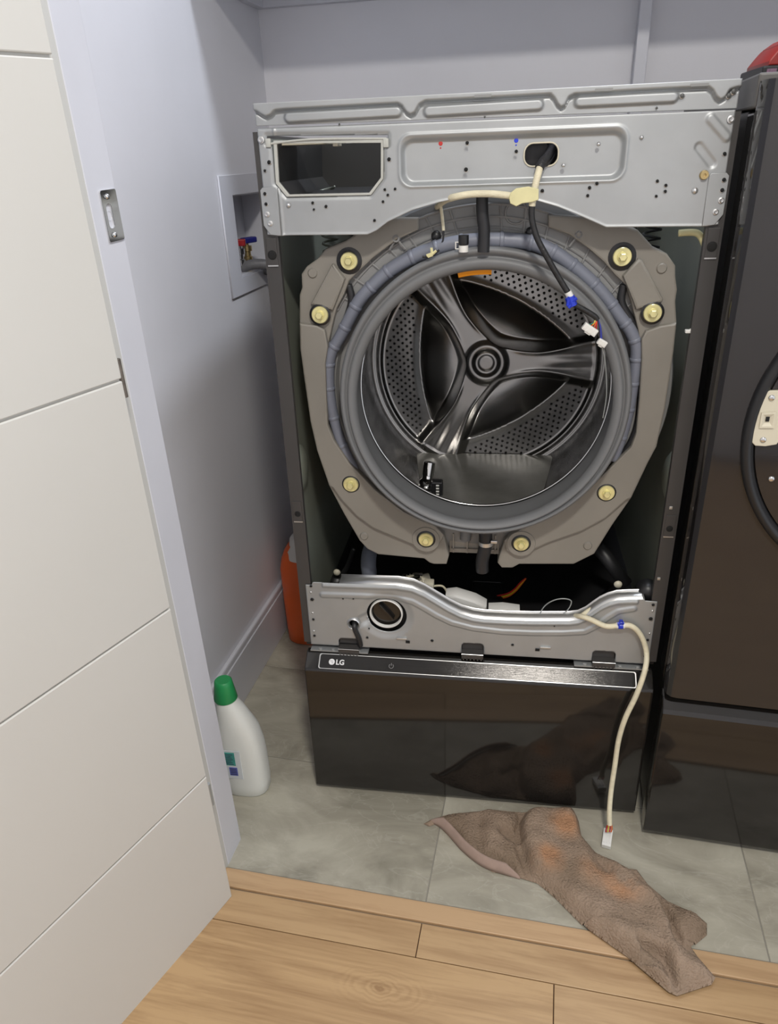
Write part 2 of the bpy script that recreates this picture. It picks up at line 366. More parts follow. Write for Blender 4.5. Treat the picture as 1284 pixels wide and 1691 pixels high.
# plate() lies in xz facing -y; turn it so that it faces +x
LW = RM4() @ Matrix.Translation((WX, 0, 0)) @ Matrix.Rotation(PI/2, 4, 'Z')
HB = (.510, .80, 1.018, 1.200)
plate(bm, [(-.26, -.01), (BY, -.01), (BY, CZ), (-.26, CZ)], 0, .10, holes=[[(HB[0], HB[2]), (HB[0], HB[3]), (.775, HB[3]), (.775, HB[2])]], M=LW)
struct('wall_left', bm, M['wall'])
bm = bmesh.new(); rbox(bm, WX-.1, 1.75, BY, BY+.1, -.01, CZ); struct('wall_back', bm, M['wall'])
bm = bmesh.new(); rbox(bm, 1.62, 1.72, -.26, BY, -.01, CZ); struct('wall_right', bm, M['wall'])
bm = bmesh.new(); rbox(bm, -1.7, -.475, -.284, -.226, -.004, CZ); rbox(bm, -.475, 1.25, -.284, -.226, 2.15, CZ); rbox(bm, 1.25, 1.9, -.284, -.226, -.004, CZ)
fwall = struct('wall_front', bm, M['wall'])
bm = bmesh.new(); rbox(bm, -1.7, 1.9, -2.4, -2.3, -.01, CZ); struct('wall_hall', bm, M['wall'])
bm = bmesh.new(); rbox(bm, -1.7, 1.9, -2.4, 1.0, CZ, CZ+.05); struct('ceiling', bm, M['ceil'])
# door lining (jamb) and casing
bm = bmesh.new(); rbox(bm, -.475, -.455, -.286, -.222, -.004, 2.13, bev=.0015)
jamb = struct('trim_1', bm, M['trimp'])
bm = bmesh.new(); rbox(bm, -.62, -.456, -.300, -.284, -.003, 2.2, bev=.002); casing = struct('trim_2', bm, M['doorp'])
# baseboard on the left wall
bm = bmesh.new()
rbox(bm, WX, WX+.015, -.258, BY, 0, .136, bev=.0015); rbox(bm, WX, WX+.0125, -.258, BY, .134, .156, bev=.005)
struct('baseboard_left', bm, M['trimp'])
bm = bmesh.new(); rbox(bm, WX+.0155, 1.6, BY-.012, BY, 0, .150, bev=.002); struct('baseboard_back', bm, M['trimp'])
# shelf: cleats on the walls and the board on top
bm = bmesh.new(); rbox(bm, WX, WX+.02, .44, BY-.02, 1.596, 1.64, bev=.001); rbox(bm, WX, 1.6, BY-.02, BY, 1.596, 1.64, bev=.001); struct('trim_3', bm, M['trimp'])
bm = bmesh.new(); rbox(bm, WX, 1.6, .405, BY, 1.6405, 1.662, bev=.001)
o = link('wall_shelf', bm, M['trimp']); o['kind'] = 'structure'; o.name = 'trim_4'
bm = bmesh.new(); rbox(bm, .250, .276, BY-.05, BY, 0, 1.596, bev=.002); struct('trim_5', bm, M['trimp'])
# strike plate on the jamb
bm = bmesh.new()
SP = RM4() @ Matrix.Translation((-.455, 0, 0)) @ Matrix.Rotation(PI/2, 4, 'Z')
plate(bm, rrect(-.2625, -.2255, 1.187, 1.249, .003), -.002, .002, holes=[rrect(-.2555, -.2435, 1.203, 1.232, .005)], bevel=.0006, M=SP)
lathe(bm, [(.006, 0), (.0055, .004), (0, .007)], rm(-.4545, -.2495, 1.218), rm(-1, 0, 0), 12)
sp = link('strike_plate', bm, M['chrome'], jamb, smooth=True, angle=40)
for z in (1.241, 1.195):
    bm = bmesh.new(); lathe(bm, [(0, -.003), (.0028, -.0026), (.0036, 0)], rm(-.4528, -.2495, z), rm(-1, 0, 0), 12); link('screw', bm, M['chrome'], sp, smooth=True)

bm = bmesh.new(); tube(bm, [rm(-.4545, -.286, .001), rm(-.453, -.27, .001), rm(-.4525, -.255, .001), rm(-.4545, -.24, .001), rm(-.456, -.224, .001)], .0028, 6); link('sealant_bead', bm, M['trimp'], jamb, smooth=True)
# ---------------------------------------------------------------- the open door: five moulded boards
dA = rm(-.4201, -.3502, 0); dB = rm(-.4201-.327, -.3502-.945, 0); dd = (dB-dA).normalized()
DM = Matrix.Translation(dA) @ Matrix.Rotation(math.atan2(dd.y, dd.x)+PI, 4, 'Z')   # local x runs from -width to 0, face to -y... turned below
bm = bmesh.new(); box(bm, -.76, -.0015, .004, .037, .008, 2.10, M=DM)
door = struct('door_1', bm, M['doorp'])
# which side faces the camera?
side = -1 if (DM @ Vector((-.3, -1, 1)) - Vector(CAM)).length < (DM @ Vector((-.3, 1, 1)) - Vector(CAM)).length else 1
zs = [.008, .329, .679, 1.032, 1.385, 1.74, 2.10]
for z0, z1 in zip(zs, zs[1:]):
    bm = bmesh.new()
    if side < 0: box(bm, -.762, 0, 0, .0045, z0+.0016, z1-.0016, M=DM, bev=.0016)
    else: box(bm, -.762, 0, .0365, .041, z0+.0016, z1-.0016, M=DM, bev=.0016)
    link('panel', bm, M['doorp'], door)
hz = atp(196, 606, rm(-.455, 0, 0), rm(1, 0, 0)).z
for z in (hz, .25, 1.8):
    bm = bmesh.new(); c = rm(-.440, -.322, 0)
    lathe(bm, [(0, -.026), (.0045, -.026), (.0045, .026), (0, .026)], (c.x, c.y, z), (0, 0, 1), 10, upv=(1, 0, 0)); link('hinge', bm, M['grime'] if z == hz else M['zinc'], door, smooth=True, angle=40)

# the frame and the door hang out of plumb: they lean towards the hall by a degree and a half
LEAN = RM4() @ Matrix.Rotation(.0262, 4, 'X') @ RM4().inverted()
for o in (jamb, casing, fwall, door): o.matrix_world = LEAN

# ---------------------------------------------------------------- laundry outlet box in the left wall
ob = thing('outlet_box', 'white laundry outlet box set in the left wall with two valves', 'outlet box', rm(WX, .58, 1.018))
bm = bmesh.new(); plate(bm, [(.445, .980), (.795, .980), (.795, 1.243), (.445, 1.243)], -.005, .0045, holes=[[(HB[0], HB[2]), (HB[0], HB[3]), (.775, HB[3]), (.775, HB[2])]], bevel=.001, M=LW); link('frame', bm, M['trimp'], ob)
bm = bmesh.new()
X0, X1 = WX-.088, WX-.0005
rbox(bm, X0, X0+.003, HB[0], .775, HB[2], HB[3]); rbox(bm, X0, X1, HB[0]-.003+.003, HB[0]+.003, HB[2], HB[3]); rbox(bm, X0, X1, .772, .775, HB[2], HB[3])
rbox(bm, X0, X1, HB[0], .775, HB[2], HB[2]+.003); rbox(bm, X0, X1, HB[0], .775, HB[3]-.003, HB[3]); link('recess', bm, M['trimp'], ob)
for k, (yy, hm, hx) in enumerate(((.590, 'handle_r', -.028), (.652, 'handle_b', -.034))):
    c = rm(WX+hx, yy, 1.062)
    bm = bmesh.new(); lathe(bm, [(.0, -.03), (.011, -.03), (.011, -.012), (.008, -.01), (.008, .0), (.012, .002), (.012, .014), (.005, .015), (.005, .025), (0, .025)], c, (0, 0, 1), 14, upv=(1, 0, 0))
    vl = link('valve', bm, M['brass'] if k else M['chrome'], ob, smooth=True, angle=35)
    bm = bmesh.new(); box(bm, -.014, (.016, .030)[k], -.010, .010, .020, (.036, .034)[k], M=Matrix.Translation(c) @ RM4() @ Matrix.Rotation((.3, 1.2)[k], 4, 'Z'), bev=.003); h = link('handle', bm, M[hm], vl); 
    h.location = (0, 0, 0)
def L3(x, y, z): return rm(x, y, z)
for k, (x0, y0, z0, dz) in enumerate(((WX-.028, .590, 1.030, 0), (WX-.034, .652, 1.015, -.02))):
    bm = bmesh.new()
    tube(bm, [L3(x0, y0, z0), L3(x0+.03, y0+.006, z0+.008+dz*.3), L3(x0+.07, y0+.02, z0+.002+dz*.6), L3(x0+.12, y0+.06, z0-.035+dz), L3(x0+.15, y0+.09, z0-.10+dz), L3(x0+.14, y0+.10, z0-.3), L3(x0+.15, y0+.10, .7)], .0125, 12)
    hs = link('inlet_hose', bm, M['phose'], smooth=True)
    tag(hs, ('nearer grey water hose from the wall box, under the red valve', 'farther grey water hose from the wall box, under the blue valve')[k], 'hose', 'water hoses of the wall box')

# ================================================================ WASHER (pedestal first)
wp = thing('washer_pedestal', 'glossy black drawer pedestal under the opened washing machine', 'pedestal', (0, .33, 0))
bm = bmesh.new(); box(bm, -.343, .343, .004, .70, .012, .335, bev=.004); link('body', bm, M['cab'], wp)
def extr_x(bm, prof, x0, x1):
    A = [bm.verts.new((x0, y, z)) for y, z in prof]; B = [bm.verts.new((x1, y, z)) for y, z in prof]
    n = len(prof)
    for i in range(n): bm.faces.new((A[i], A[(i+1) % n], B[(i+1) % n], B[i]))
    bm.faces.new(A[::-1]); bm.faces.new(B)
# drawer front with a sloped top strip
prof = [(.003, .010), (-.036, .010), (-.040, .014), (-.040, .329), (-.0385, .3335), (-.012, .3545), (-.006, .3565), (.003, .3565)]
bm = bmesh.new(); extr_x(bm, prof, -.343, .343)
dr = link('drawer_front', bm, M['gloss'], wp); bv = dr.modifiers.new('b', 'BEVEL'); bv.width = .002; bv.segments = 2; bv.limit_method = 'ANGLE'
# inset brushed panel with bright outline lying on the slope
sl = Vector((0, -.012+.0385, .3545-.3335)); sln = sl.normalized(); nrm = Vector((0, -sln.z, sln.y))
SM = Matrix(((1, 0, 0, 0), (0, sln.y, -nrm.y, -.0385), (0, sln.z, -nrm.z, .3335), (0, 0, 0, 1)))
# local: x, y along slope, z into body
def slope_plate(bm, outline, h, t, holes=()):
    b = bmesh.new(); plate(b, outline, 0, t, holes=holes)
    bmesh.ops.transform(b, matrix=Matrix.Rotation(-PI/2, 4, 'X'), verts=b.verts)     # now in xy, front +z
    T = Matrix.Translation(Vector((0, -.0385, .3335))+nrm*h) @ Matrix(((1, 0, 0, 0), (0, sln.y, nrm.y, 0), (0, sln.z, nrm.z, 0), (0, 0, 0, 1)))
    bmesh.ops.transform(b, matrix=T, verts=b.verts); merge(bm, b)
sw = sl.length
bm = bmesh.new(); slope_plate(bm, rrect(-.312, .309, .003, sw-.002, .004), .0008, .0016); link('control_strip', bm, M['brush'], wp)
bm = bmesh.new(); slope_plate(bm, rrect(-.3145, .3115, .0018, sw-.0008, .004), .0014, .002, holes=[rrect(-.3125, .3095, .0030, sw-.002, .004)]); link('strip_outline', bm, M['zinc2'], wp)
def on_slope(me, x, v, h=.0022):
    T = Matrix.Translation(Vector((x, -.0385, .3335))+sln*v+nrm*h) @ Matrix(((1, 0, 0, 0), (0, sln.y, nrm.y, 0), (0, sln.z, nrm.z, 0), (0, 0, 0, 1)))
    me.transform(T); return me
me = txt('LG', .0145, 0, 0, 0, M=Matrix.Identity(4), bold=.0004); b = bmesh.new(); b.from_mesh(on_slope(me, -.279, .0115)); link('lettering', b, M['logo'], wp)
b = bmesh.new(); plate(b, circ(0, 0, .0062), 0, .0006, holes=[circ(-.0022, .002, .0009, 8), [(.0004, .003), (.0010, .003), (.0010, -.002), (.0028, -.002), (.0028, -.0026), (.0004, -.0026)]])
bmesh.ops.transform(b, matrix=Matrix.Rotation(-PI/2, 4, 'X'), verts=b.verts); me = bpy.data.meshes.new('e'); b.to_mesh(me); b.free()
b = bmesh.new(); b.from_mesh(on_slope(me, -.2875, .0165)); link('emblem', b, M['logo'], wp)
b = bmesh.new(); ring = [Vector((.0045*math.cos(math.radians(a)), .0045*math.sin(math.radians(a)), 0)) for a in range(125, 416, 15)]; tube(b, ring, .0004, 5, 0); tube(b, [Vector((0, .001, 0)), Vector((0, .006, 0))], .0004, 5, 0)
me = bpy.data.meshes.new('p'); b.to_mesh(me); b.free(); b = bmesh.new(); b.from_mesh(on_slope(me, -.165, .0150)); link('power_icon', b, M['icon'], wp)
for x0, x1 in ((-.335, -.215), (.195, .335)):
    bm = bmesh.new(); box(bm, x0, x1, -.010, .06, .3572, .3600); 
    for k in range(4): lathe(bm, [(.004, 0), (.004, .003), (0, .0035)], (x0+.02+k*(x1-x0-.04)/3, -.006, .3600), (0, 0, 1), 8, upv=(1, 0, 0))
    link('joining_bracket', bm, M['zinc'], wp)

# ---------------------------------------------------------------- washer
wm = thing('washing_machine', 'silver front-load washing machine with its front cover and door taken off', 'washing machine', (0, .36, .36))
# cabinet sides
for s in (-1, 1):
    n = 'side_panel'
    bm = bmesh.new()
    X = lambda a: s*a
    def bx(a, b, *r, bev=0): box(bm, min(X(a), X(b)), max(X(a), X(b)), *r, bev=bev)
    bx(.3465, .349, .001, .72, .372, 1.305)
    side_o = link(n, bm, M['cab'], wm)
    bm = bmesh.new(); bx(.3245, .349, -.0005, .002, .372, 1.308); bx(.3245, .3265, .002, .010, .372, 1.308)
    link('front_flange', bm, M['cab'], side_o).location = (0, 0, 0)
    bm = bmesh.new(); bx(.3440, .3463, .010, .715, .372, 1.30)
    # pressed reinforcing bulge low on the inside
    lathe(bm, [(0, -.012), (.025, -.011), (.04, -.006), (.048, 0)], (X(.344), .068, .73), (s, 0, 0), 24)
    link('inner_lining', bm, M['cabin'], side_o, smooth=True, angle=30).location = (0, 0, 0)
    for z, r in (((at(452, 421) if s < 0 else at(1178, 407)).z, .0075), ((at(493, 848) if s < 0 else at(1100, 872)).z, .006)):
        bm = bmesh.new(); box(bm, X(.3365)-.0085, X(.3365)+.0085, -.0022, -.0005, z-.016, z+.026, bev=.0006); lathe(bm, [(r, -.0005), (r*.9, .002)], (X(.3365), -.0022, z), (0, 1, 0), 14)
        f = link('clip_seat', bm, M['cab'], side_o); f.location = (0, 0, 0)
        bm = bmesh.new(); lathe(bm, [(0, -.0032), (r*.6, -.003), (r, -.0023)], (X(.3365), 0, z), (0, 1, 0), 14); link('clip_hole', bm, M['void'], side_o).location = (0, 0, 0)
        bm = bmesh.new(); box(bm, X(.3365)-.0085, X(.3365)+.0085, -.0028, -.0008, z-.0175, z-.0155); link('bright_lip', bm, M['zinc2'], side_o).location = (0, 0, 0)
for s, z in ((1, .745), (1, .590)):
    p = at(1107, 838) if z > .7 else at(1087, 955)
    bm = bmesh.new(); box(bm, p.x-.003, p.x+.003, -.003, 0, p.z-.003, p.z+.003, bev=.001); link('rivet', bm, M['zinc2'], wm)
bm = bmesh.new(); box(bm, -.346, .346, .72, .723, .372, 1.30); link('rear_panel', bm, M['cab'], wm)
bm = bmesh.new(); box(bm, -.346, .346, .004, .72, .363, .372); link('base_pan', bm, M['black'], wm)
for yy in (.42,):
    bm = bmesh.new(); box(bm, -.344, .344, yy, yy+.05, 1.26, 1.29, bev=.002); link('cross_brace', bm, M['zinc'], wm)

# top rail: wavy pressed step and three long ribs
gr = xz([(420, 184), (425, 185), (432, 190), (440, 194), (448, 191), (454, 184), (470, 182), (560, 177), (657, 172), (664, 176), (671, 187), (678, 191), (685, 187), (692, 174), (702, 168), (800, 163), (908, 157), (914, 163), (920, 174), (926, 179), (932, 175), (938, 162), (947, 157), (1060, 150), (1168, 145), (1175, 151), (1181, 162), (1188, 167), (1196, 162), (1203, 150), (1215, 146), (1226, 145)])
gx = [p[0] for p in gr]; gz = [p[1] for p in gr]
ribs = [xz([(478, 194), (655, 184)]), xz([(708, 184), (888, 173)]), xz([(957, 168), (1110, 160)])]
ribf = [sd_line(r) for r in ribs]
def rail(X, Z):
    zc = np.interp(X, gx, gz); y = .0055*sst(.0025, -.0025, Z-zc)-.0055
    y += .0045*np.exp(-((Z-zc+.001)/.0022)**2)
    for f in ribf: y += -.0052*sst(.0095, .0045, f(X, Z))
    return y
rail_top = lambda x: 1.3450+.0005*0
def rl_bot(x): return 1.3165-.0005*0
zt = lambda x: at(420, 172).z + (at(1225, 130).z-at(420, 172).z)*(x+.3435)/.687
zb = lambda x: at(425, 208).z + (at(1220, 179).z-at(425, 208).z)*(x+.3435)/.687
tr = link('top_rail', sheet(-.3425, .3425, zb, zt, 420, 34, rail), M['zinc'], wm, smooth=True); solid(tr, .0012)
bm = bmesh.new(); box(bm, -.3425, .3425, -.0045, .045, 1.3405, 1.3425); bmesh.ops.translate(bm, verts=bm.verts, vec=(0, 0, .003)); link('rail_flange', bm, M['zinc2'], tr).location = (0, 0, 0)
for px, py in ((797, 156), (997, 145), (1155, 137)):
    p = at(px, py, -.005); bm = bmesh.new(); box(bm, p.x-.012, p.x+.012, -.0060, -.0044, zt(p.x)-.0065, zt(p.x)-.0030); link('slot', bm, M['slot'], tr).location = (0, 0, 0)
def dots(name, pts, r, m, parent, y=-.0004, loc0=False, ring=True):
    """small punched holes: a dark cup with a bright pressed edge, joined per part"""
    bm = bmesh.new(); bm2 = bmesh.new()
    for q in pts:
        px, py = q[:2]; rr = q[2] if len(q) > 2 else r; p = at(px, py, y)
        lathe(bm, [(0, -.0006), (rr*.8, -.0004), (rr, 0.0003)], (p.x, y, p.z), (0, 1, 0), 12)
        if ring: lathe(bm2, [(rr, -.0008), (rr*1.25, -.0005), (rr*1.35, 0.0004)], (p.x, y, p.z), (0, 1, 0), 12, a0=PI, a1=2*PI)
    o = link(name, bm, m, parent, smooth=True); o['kind'] = 'stuff'
    if loc0: o.location = (0, 0, 0)
    if ring:
        o2 = link('hole_edges', bm2, M['zinc2'], parent, smooth=True); o2['kind'] = 'stuff'
        if loc0: o2.location = (0, 0, 0)
    else: bm2.free()
    return o
dots('punched_holes', [(437, 181, .0022), (678, 167, .0025), (927, 166, .0028), (1126, 158, .003), (1188, 155, .003), (1203, 158, .0032), (1211, 151, .0034), (1084, 178, .0015), (800, 193, .0014), (560, 205, .0014)], .0024, M['slot2'], tr, y=-.0035, loc0=True)

# upper panel ---------------------------------------------------
bot = [(-.3405, 1.163), (-.322, 1.1605)]+xz([(480, 388), (607, 387), (622, 380), (640, 366), (680, 347), (724, 334), (762, 326), (800, 323), (840, 324), (875, 328), (920, 341), (950, 353), (980, 366), (1000, 375), (1080, 374)])+[(.3225, 1.1605), (.3405, 1.163)]
bxs = [p[0] for p in bot]; bzs = [p[1] for p in bot]
disp = xz([(441, 225), (640, 223), (640, 240), (633, 244), (633, 294), (612, 322), (474, 325), (455, 303), (450, 240), (441, 238)])
rec_o = sd_rr(-.126, .200, 1.2262, 1.2955, .017)
rec_i = sd_rr(-.117, .192, 1.234, 1.284, .012)
c1 = at(866, 255).x; c2 = at(921, 255).x
ov = sd_rr(c1, c2, 1.2485, 1.278, .0125)
cir = [at(1162, 289), at(1145, 315)]
ribd = [sd_line(xz([(1172, 196), (1198, 226)])), sd_line(xz([(1153, 243), (1174, 270)]))]
def upper(X, Z):
    d = np.minimum(rec_o(X, Z), .05)
    y = -.0018*sst(.004, 0, d)*sst(-.004, 0, d)           # raised lip round the recess
    di = rec_i(X, Z)
    y += .0085*sst(.0085, .0005, di)*(rec_o(X, Z) < .0)
    y += .0015*sst(1.3128-.0035, 1.3128, Z)                 # rolled top edge
    y += .0020*sst(.0075, .0035, ribd[1](X, Z))-.0026*sst(.0075, .0035, ribd[0](X, Z))
    dm = sd_poly(disp)(X, Z); y += .002*sst(.006, .001, dm)
    y += -.0015*np.exp(-((X+.315)/.0015)**2)*(X < -.31)
    y += -.0012*sst(.004, .0, Z-np.interp(X, bxs, bzs))
    return y
up = link('upper_panel', sheet(-.3405, .3405, lambda x: np.interp(x, bxs, bzs), lambda x: 1.3128-.003*(x+.34)/.68, 380, 84, upper, holes=[sd_poly(disp), ov], y=-.003), M['zinc'], wm, smooth=True); solid(up, .0012)
dots('punched_holes', [(769, 280, .003), (852, 250, .0024), (771, 236, .0026), (642, 263, .0028), (635, 313, .002), (652, 312, .002), (640, 322, .002), (632, 333, .002), (516, 335, .0022), (538, 341, .0024), (518, 346, .0018), (618, 364, .0022), (895, 315, .0025), (973, 310, .0024), (985, 303, .0024), (970, 323, .0022), (1085, 299, .0022), (1099, 306, .0022), (1098, 316, .0022), (1083, 324, .002), (1196, 254, .0026), (444, 268, .003), (437, 282, .0022)], .002, M['void'], up, y=-.0045, loc0=True)
bm = bmesh.new()
for px, py, r in ((988, 238, .003), (1059, 227, .003), (930, 273, .0032), (1147, 315, .0045), (476, 339, .004)):
    p = at(px, py, -.004); lathe(bm, [(0, -.003), (r*.6, -.0026), (r, 0)], (p.x, -.004, p.z), (0, 1, 0), 12)
o = link('pressed_dimples', bm, M['zinc2'], up, smooth=True); o.location = (0, 0, 0); o['kind'] = 'stuff'
p = at(1162, 289, -.004); bm = bmesh.new(); lathe(bm, [(.0, -.001), (.0022, -.001), (.0024, -.004), (.0055, -.004), (.0062, -.001), (.0066, 0)], (p.x, -.004, p.z), (0, 1, 0), 18); link('grommet', bm, M['brass'], up, smooth=True, angle=40).location = (0, 0, 0)
for nm, px, py in (('redmark', 727, 237), ('bluemark', 852, 232)):
    p = at(px, py, .0035); bm = bmesh.new()
    for dz, r in ((0, .0032), (.007, .0026), (-.006, .0012)): lathe(bm, [(0, -.0004), (r*.8, -.0003), (r, .0)], (p.x, .0053, p.z+dz), (0, 1, 0), 10)
    o = link('paint_dots', bm, M[nm], up); o.location = (0, 0, 0); o['label'] = ('red' if nm[0] == 'r' else 'blue')+' marker dots in the recess'
# side tabs with chamfered corners
for s in (-1, 1):
    o_ = [(s*.3175, 1.2285), (s*.3205, 1.2315), (s*.3405, 1.2315), (s*.3445, 1.2275), (s*.3445, 1.1765), (s*.3345, 1.1625), (s*.3175, 1.1610)]
    bm = bmesh.new(); plate(bm, o_ if s > 0 else o_[::-1], -.0062, .0022, bevel=.0006); link('mounting_tab', bm, M['zinc'], up).location = (0, 0, 0)
dots('punched_holes', [(437, 320, .0028), (439, 337, .0028), (1195, 297, .003), (1192, 314, .003)], .003, M['void'], up, y=-.0063, loc0=True)
def screw(px, py, y, parent, r=.0045, m='zinc2', loc0=True):
    p = at(px, py, y); bm = bmesh.new()
    lathe(bm, [(0, -.0022), (r*.3, -.0020), (r*.32, -.0034), (r*.62, -.0036), (r*.7, -.0018), (r*1.05, -.0014), (r*1.1, 0)], (p.x, y, p.z), (0, 1, 0), 14)
    o = link('screw', bm, M[m], parent, smooth=True, angle=35)
    if loc0: o.location = (0, 0, 0)
    return o
for px, py in ((441, 354), (446, 369), (1190, 331), (1181, 350)): screw(px, py, -.0062, up, .004)
for px, py in ((431, 231), (1206, 197)): screw(px, py, -.004, up, .0048)
# oval wiring hole rim
rimp = rrect(c1-.0008, c2+.0008, 1.2478, 1.2787, .0128)
bm = bmesh.new(); tube(bm, [Vector((x, .0045, z)) for x, z in rimp], .0012, 8, 0, closed=True); link('oval_rim', bm, M['creamp'], up, smooth=True).location = (0, 0, 0)
# dispenser housing
dsp = link('dispenser_housing', plate(bmesh.new(), xz([(452, 232), (633, 231), (633, 295), (613, 322), (474, 325), (456, 303)]), -.004, .006, holes=[xz([(458, 237), (629, 236), (629, 293), (610, 318), (478, 321), (461, 300)])][:1], bevel=.0008), M['rimg'], wm)
q0 = xz([(456, 234), (631, 233), (631, 294), (611, 320), (476, 323), (459, 301)])
bm = bmesh.new(); A = [bm.verts.new((x, .0005, z)) for x, z in q0]; B = [bm.verts.new((x*.98-.004, .30, z)) for x, z in q0]
for i in range(1, 6): bm.faces.new((A[i], A[(i+1) % 6], B[(i+1) % 6], B[i]))
bm.faces.new(B); o = link('drawer_cavity', bm, mat('dispenser_inner', S(44, 44, 43), .5, var=.1), dsp); o.location = (0, 0, 0)
bm = bmesh.new()
tube(bm, [at(441, 238, -.003), at(500, 231, -.005), at(560, 229, -.005), at(638, 229, -.003)], .0016, 8)
for px in (443, 637): p = at(px, 236, -.003); box(bm, p.x-.004, p.x+.004, -.006, 0, p.z-.006, p.z+.006, bev=.001)
link('front_bar', bm, M['rimg'], dsp, smooth=True, angle=40).location = (0, 0, 0)
p = at(555, 232, .03); bm = bmesh.new(); box(bm, p.x-.004, p.x+.004, .02, .05, p.z-.008, p.z+.004, bev=.001); box(bm, p.x-.09, p.x-.02, .03, .12, p.z-.004, p.z+.002, bev=.001); link('rail_clip', bm, M['creamp'], dsp).location = (0, 0, 0)
# behind the oval hole
bm = bmesh.new(); box(bm, .02, .20, .05, .056, 1.22, 1.30); lathe(bm, [(0, -.02), (.02, -.02), (.022, 0)], (.075, .05, 1.262), (0, 1, 0), 20); link('control_bracket', bm, M['black'], wm, smooth=True, angle=40)

# tub, gasket, drum: tilted axis ----------------------------------
TL = math.radians(5.6); DV = Vector((0, math.cos(TL), -math.sin(TL))); E2 = Vector((0, math.sin(TL), math.cos(TL))); C0 = Vector((.003, 0, .892))
def axp(r, th, s): return C0+DV*s+Vector((1, 0, 0))*r*math.cos(th)+E2*r*math.sin(th)
bm = bmesh.new(); lathe(bm, [(.238, .062), (.258, .064), (.262, .052), (.300, .054), (.318, .060), (.322, .072), (.322, .50), (.25, .60), (0, .60)], C0+Vector((0, 0, -.002)), (0, 1, 0), 96)
tub = link('outer_tub', bm, M['tub'], wm, smooth=True, angle=35)
# moulded ribs on the tub front
def axf(r, th, s): return Vector((C0.x+r*math.cos(th), s, C0.z-.002+r*math.sin(th)))
bm = bmesh.new()
for r0 in (.272, .288, .306): tube(bm, [axf(r0, math.radians(a), .052) for a in np.arange(30, 151, 3)], .0022, 6, 0)
for a in np.arange(32, 150, 7.5):
    tube(bm, [axf(.264, math.radians(a), .051), axf(.308, math.radians(a+1.5), .053)], .0018, 6, 0)
for a in (61, 119):
    c = axf(.296, math.radians(a), .050); lathe(bm, [(.003, -.012), (.006, -.012), (.0075, 0)], c, (0, 1, 0), 12)
    for k in range(5): t = math.radians(72*k+20); tube(bm, [c+Vector((0, -.008, 0)), c+Vector((0, -.003, 0))+Vector((math.cos(t)*.022, 0, math.sin(t)*.022))], .002, 6, 0)
c = axf(.296, math.radians(81), .052); tube(bm, [c+Vector((.017*math.cos(t), 0, .017*math.sin(t))) for t in np.linspace(0, 2*PI, 17)[:-1]], .0018, 6, 0, closed=True)
link('tub_ribs', bm, M['tub'], tub, smooth=True, angle=50).location = (0, 0, 0)
for a, r in ((107, .272), (75, .272)):
    bm = bmesh.new(); c = axf(r, math.radians(a), .050); lathe(bm, [(0, -.006), (.0075, -.005), (.0085, .002)], c, (0, 1, 0), 14)
    link('plug', bm, M['black'], tub, smooth=True).location = (0, 0, 0)
# gasket
gp = [(.240, .060), (.2405, .040), (.243, .030), (.2445, .018), (.2455, .008), (.2435, .001), (.2400, -.002), (.2370, -.001), (.2352, .004), (.2335, .0062), (.2318, .004), (.2300, .0005), (.2270, -.0005), (.2230, .001), (.2185, .005), (.2165, .010), (.2163, .015), (.218, .022), (.222, .030), (.2205, .040), (.2235, .052), (.2215, .066), (.2250, .080), (.2245, .092), (.2285, .102)]
bm = bmesh.new(); lathe(bm, gp, C0, DV, 160)
for v in bm.verts:                       # the soft lip sags a little
    d = v.co-C0; s_ = d.dot(DV); rr_ = (d-DV*s_).length
    v.co -= E2*.008*min(1, max(0, (.240-rr_)/.016))*min(1, max(0, 1-s_/.1))
gk = link('door_gasket', bm, M['gasket'], wm, smooth=True)
# recirculation hose round the gasket
R_ = lambda pts, y: [at(a, b, y) for a, b in pts]
hl = [(797, 397), (750, 402), (716, 411), (680, 425), (644, 446), (619, 468), (594, 495), (577, 526), (562, 555), (547, 582), (543, 610), (544, 646), (551, 690), (563, 730), (585, 775)]
hr = [(797, 397), (840, 397), (880, 402), (912, 416), (940, 435), (972, 462), (1000, 492), (1022, 522), (1040, 546), (1050, 572), (1049, 602), (1044, 638), (1038, 676), (1028, 716), (1012, 760)]
for pts, nm in ((hl, 0), (hr, 1)):
    P = R_(pts, .044); bm = bmesh.new()
    tube(bm, P, lambda t: .0125-.0035*t, 14, 8); ho = link('spray_hose', bm, M['hose'], gk, smooth=True); ho.location = (0, 0, 0)
    bm = bmesh.new(); Q_ = smoothpts(P, 8)
    for k in range(6, len(Q_)-2, 9):
        t_ = k/len(Q_); dq = (Q_[k+1]-Q_[k]).normalized(); rr_ = .0125-.0035*t_
        lathe(bm, [(rr_*.99, -.0035), (rr_*1.09, -.0025), (rr_*1.09, .0025), (rr_*.99, .0035)], Q_[k], dq, 16)
    o = link('hose_rings', bm, M['hose'], gk, smooth=True, angle=50); o.location = (0, 0, 0); o['kind'] = 'stuff'
# black clamp wire loops beside the hose
bm = bmesh.new()
for pts in ([(575, 470), (580, 500), (565, 545), (548, 590), (541, 650), (548, 705), (566, 740), (590, 785), (640, 840), (700, 872)], [(1030, 470), (1026, 500), (1046, 540), (1060, 600), (1058, 660), (1048, 715), (1020, 760), (960, 815), (900, 850)]): tube(bm, R_(pts, .048), .0065, 8)
link('drain_channel', bm, M['rubberb'], gk, smooth=True).location = (0, 0, 0)
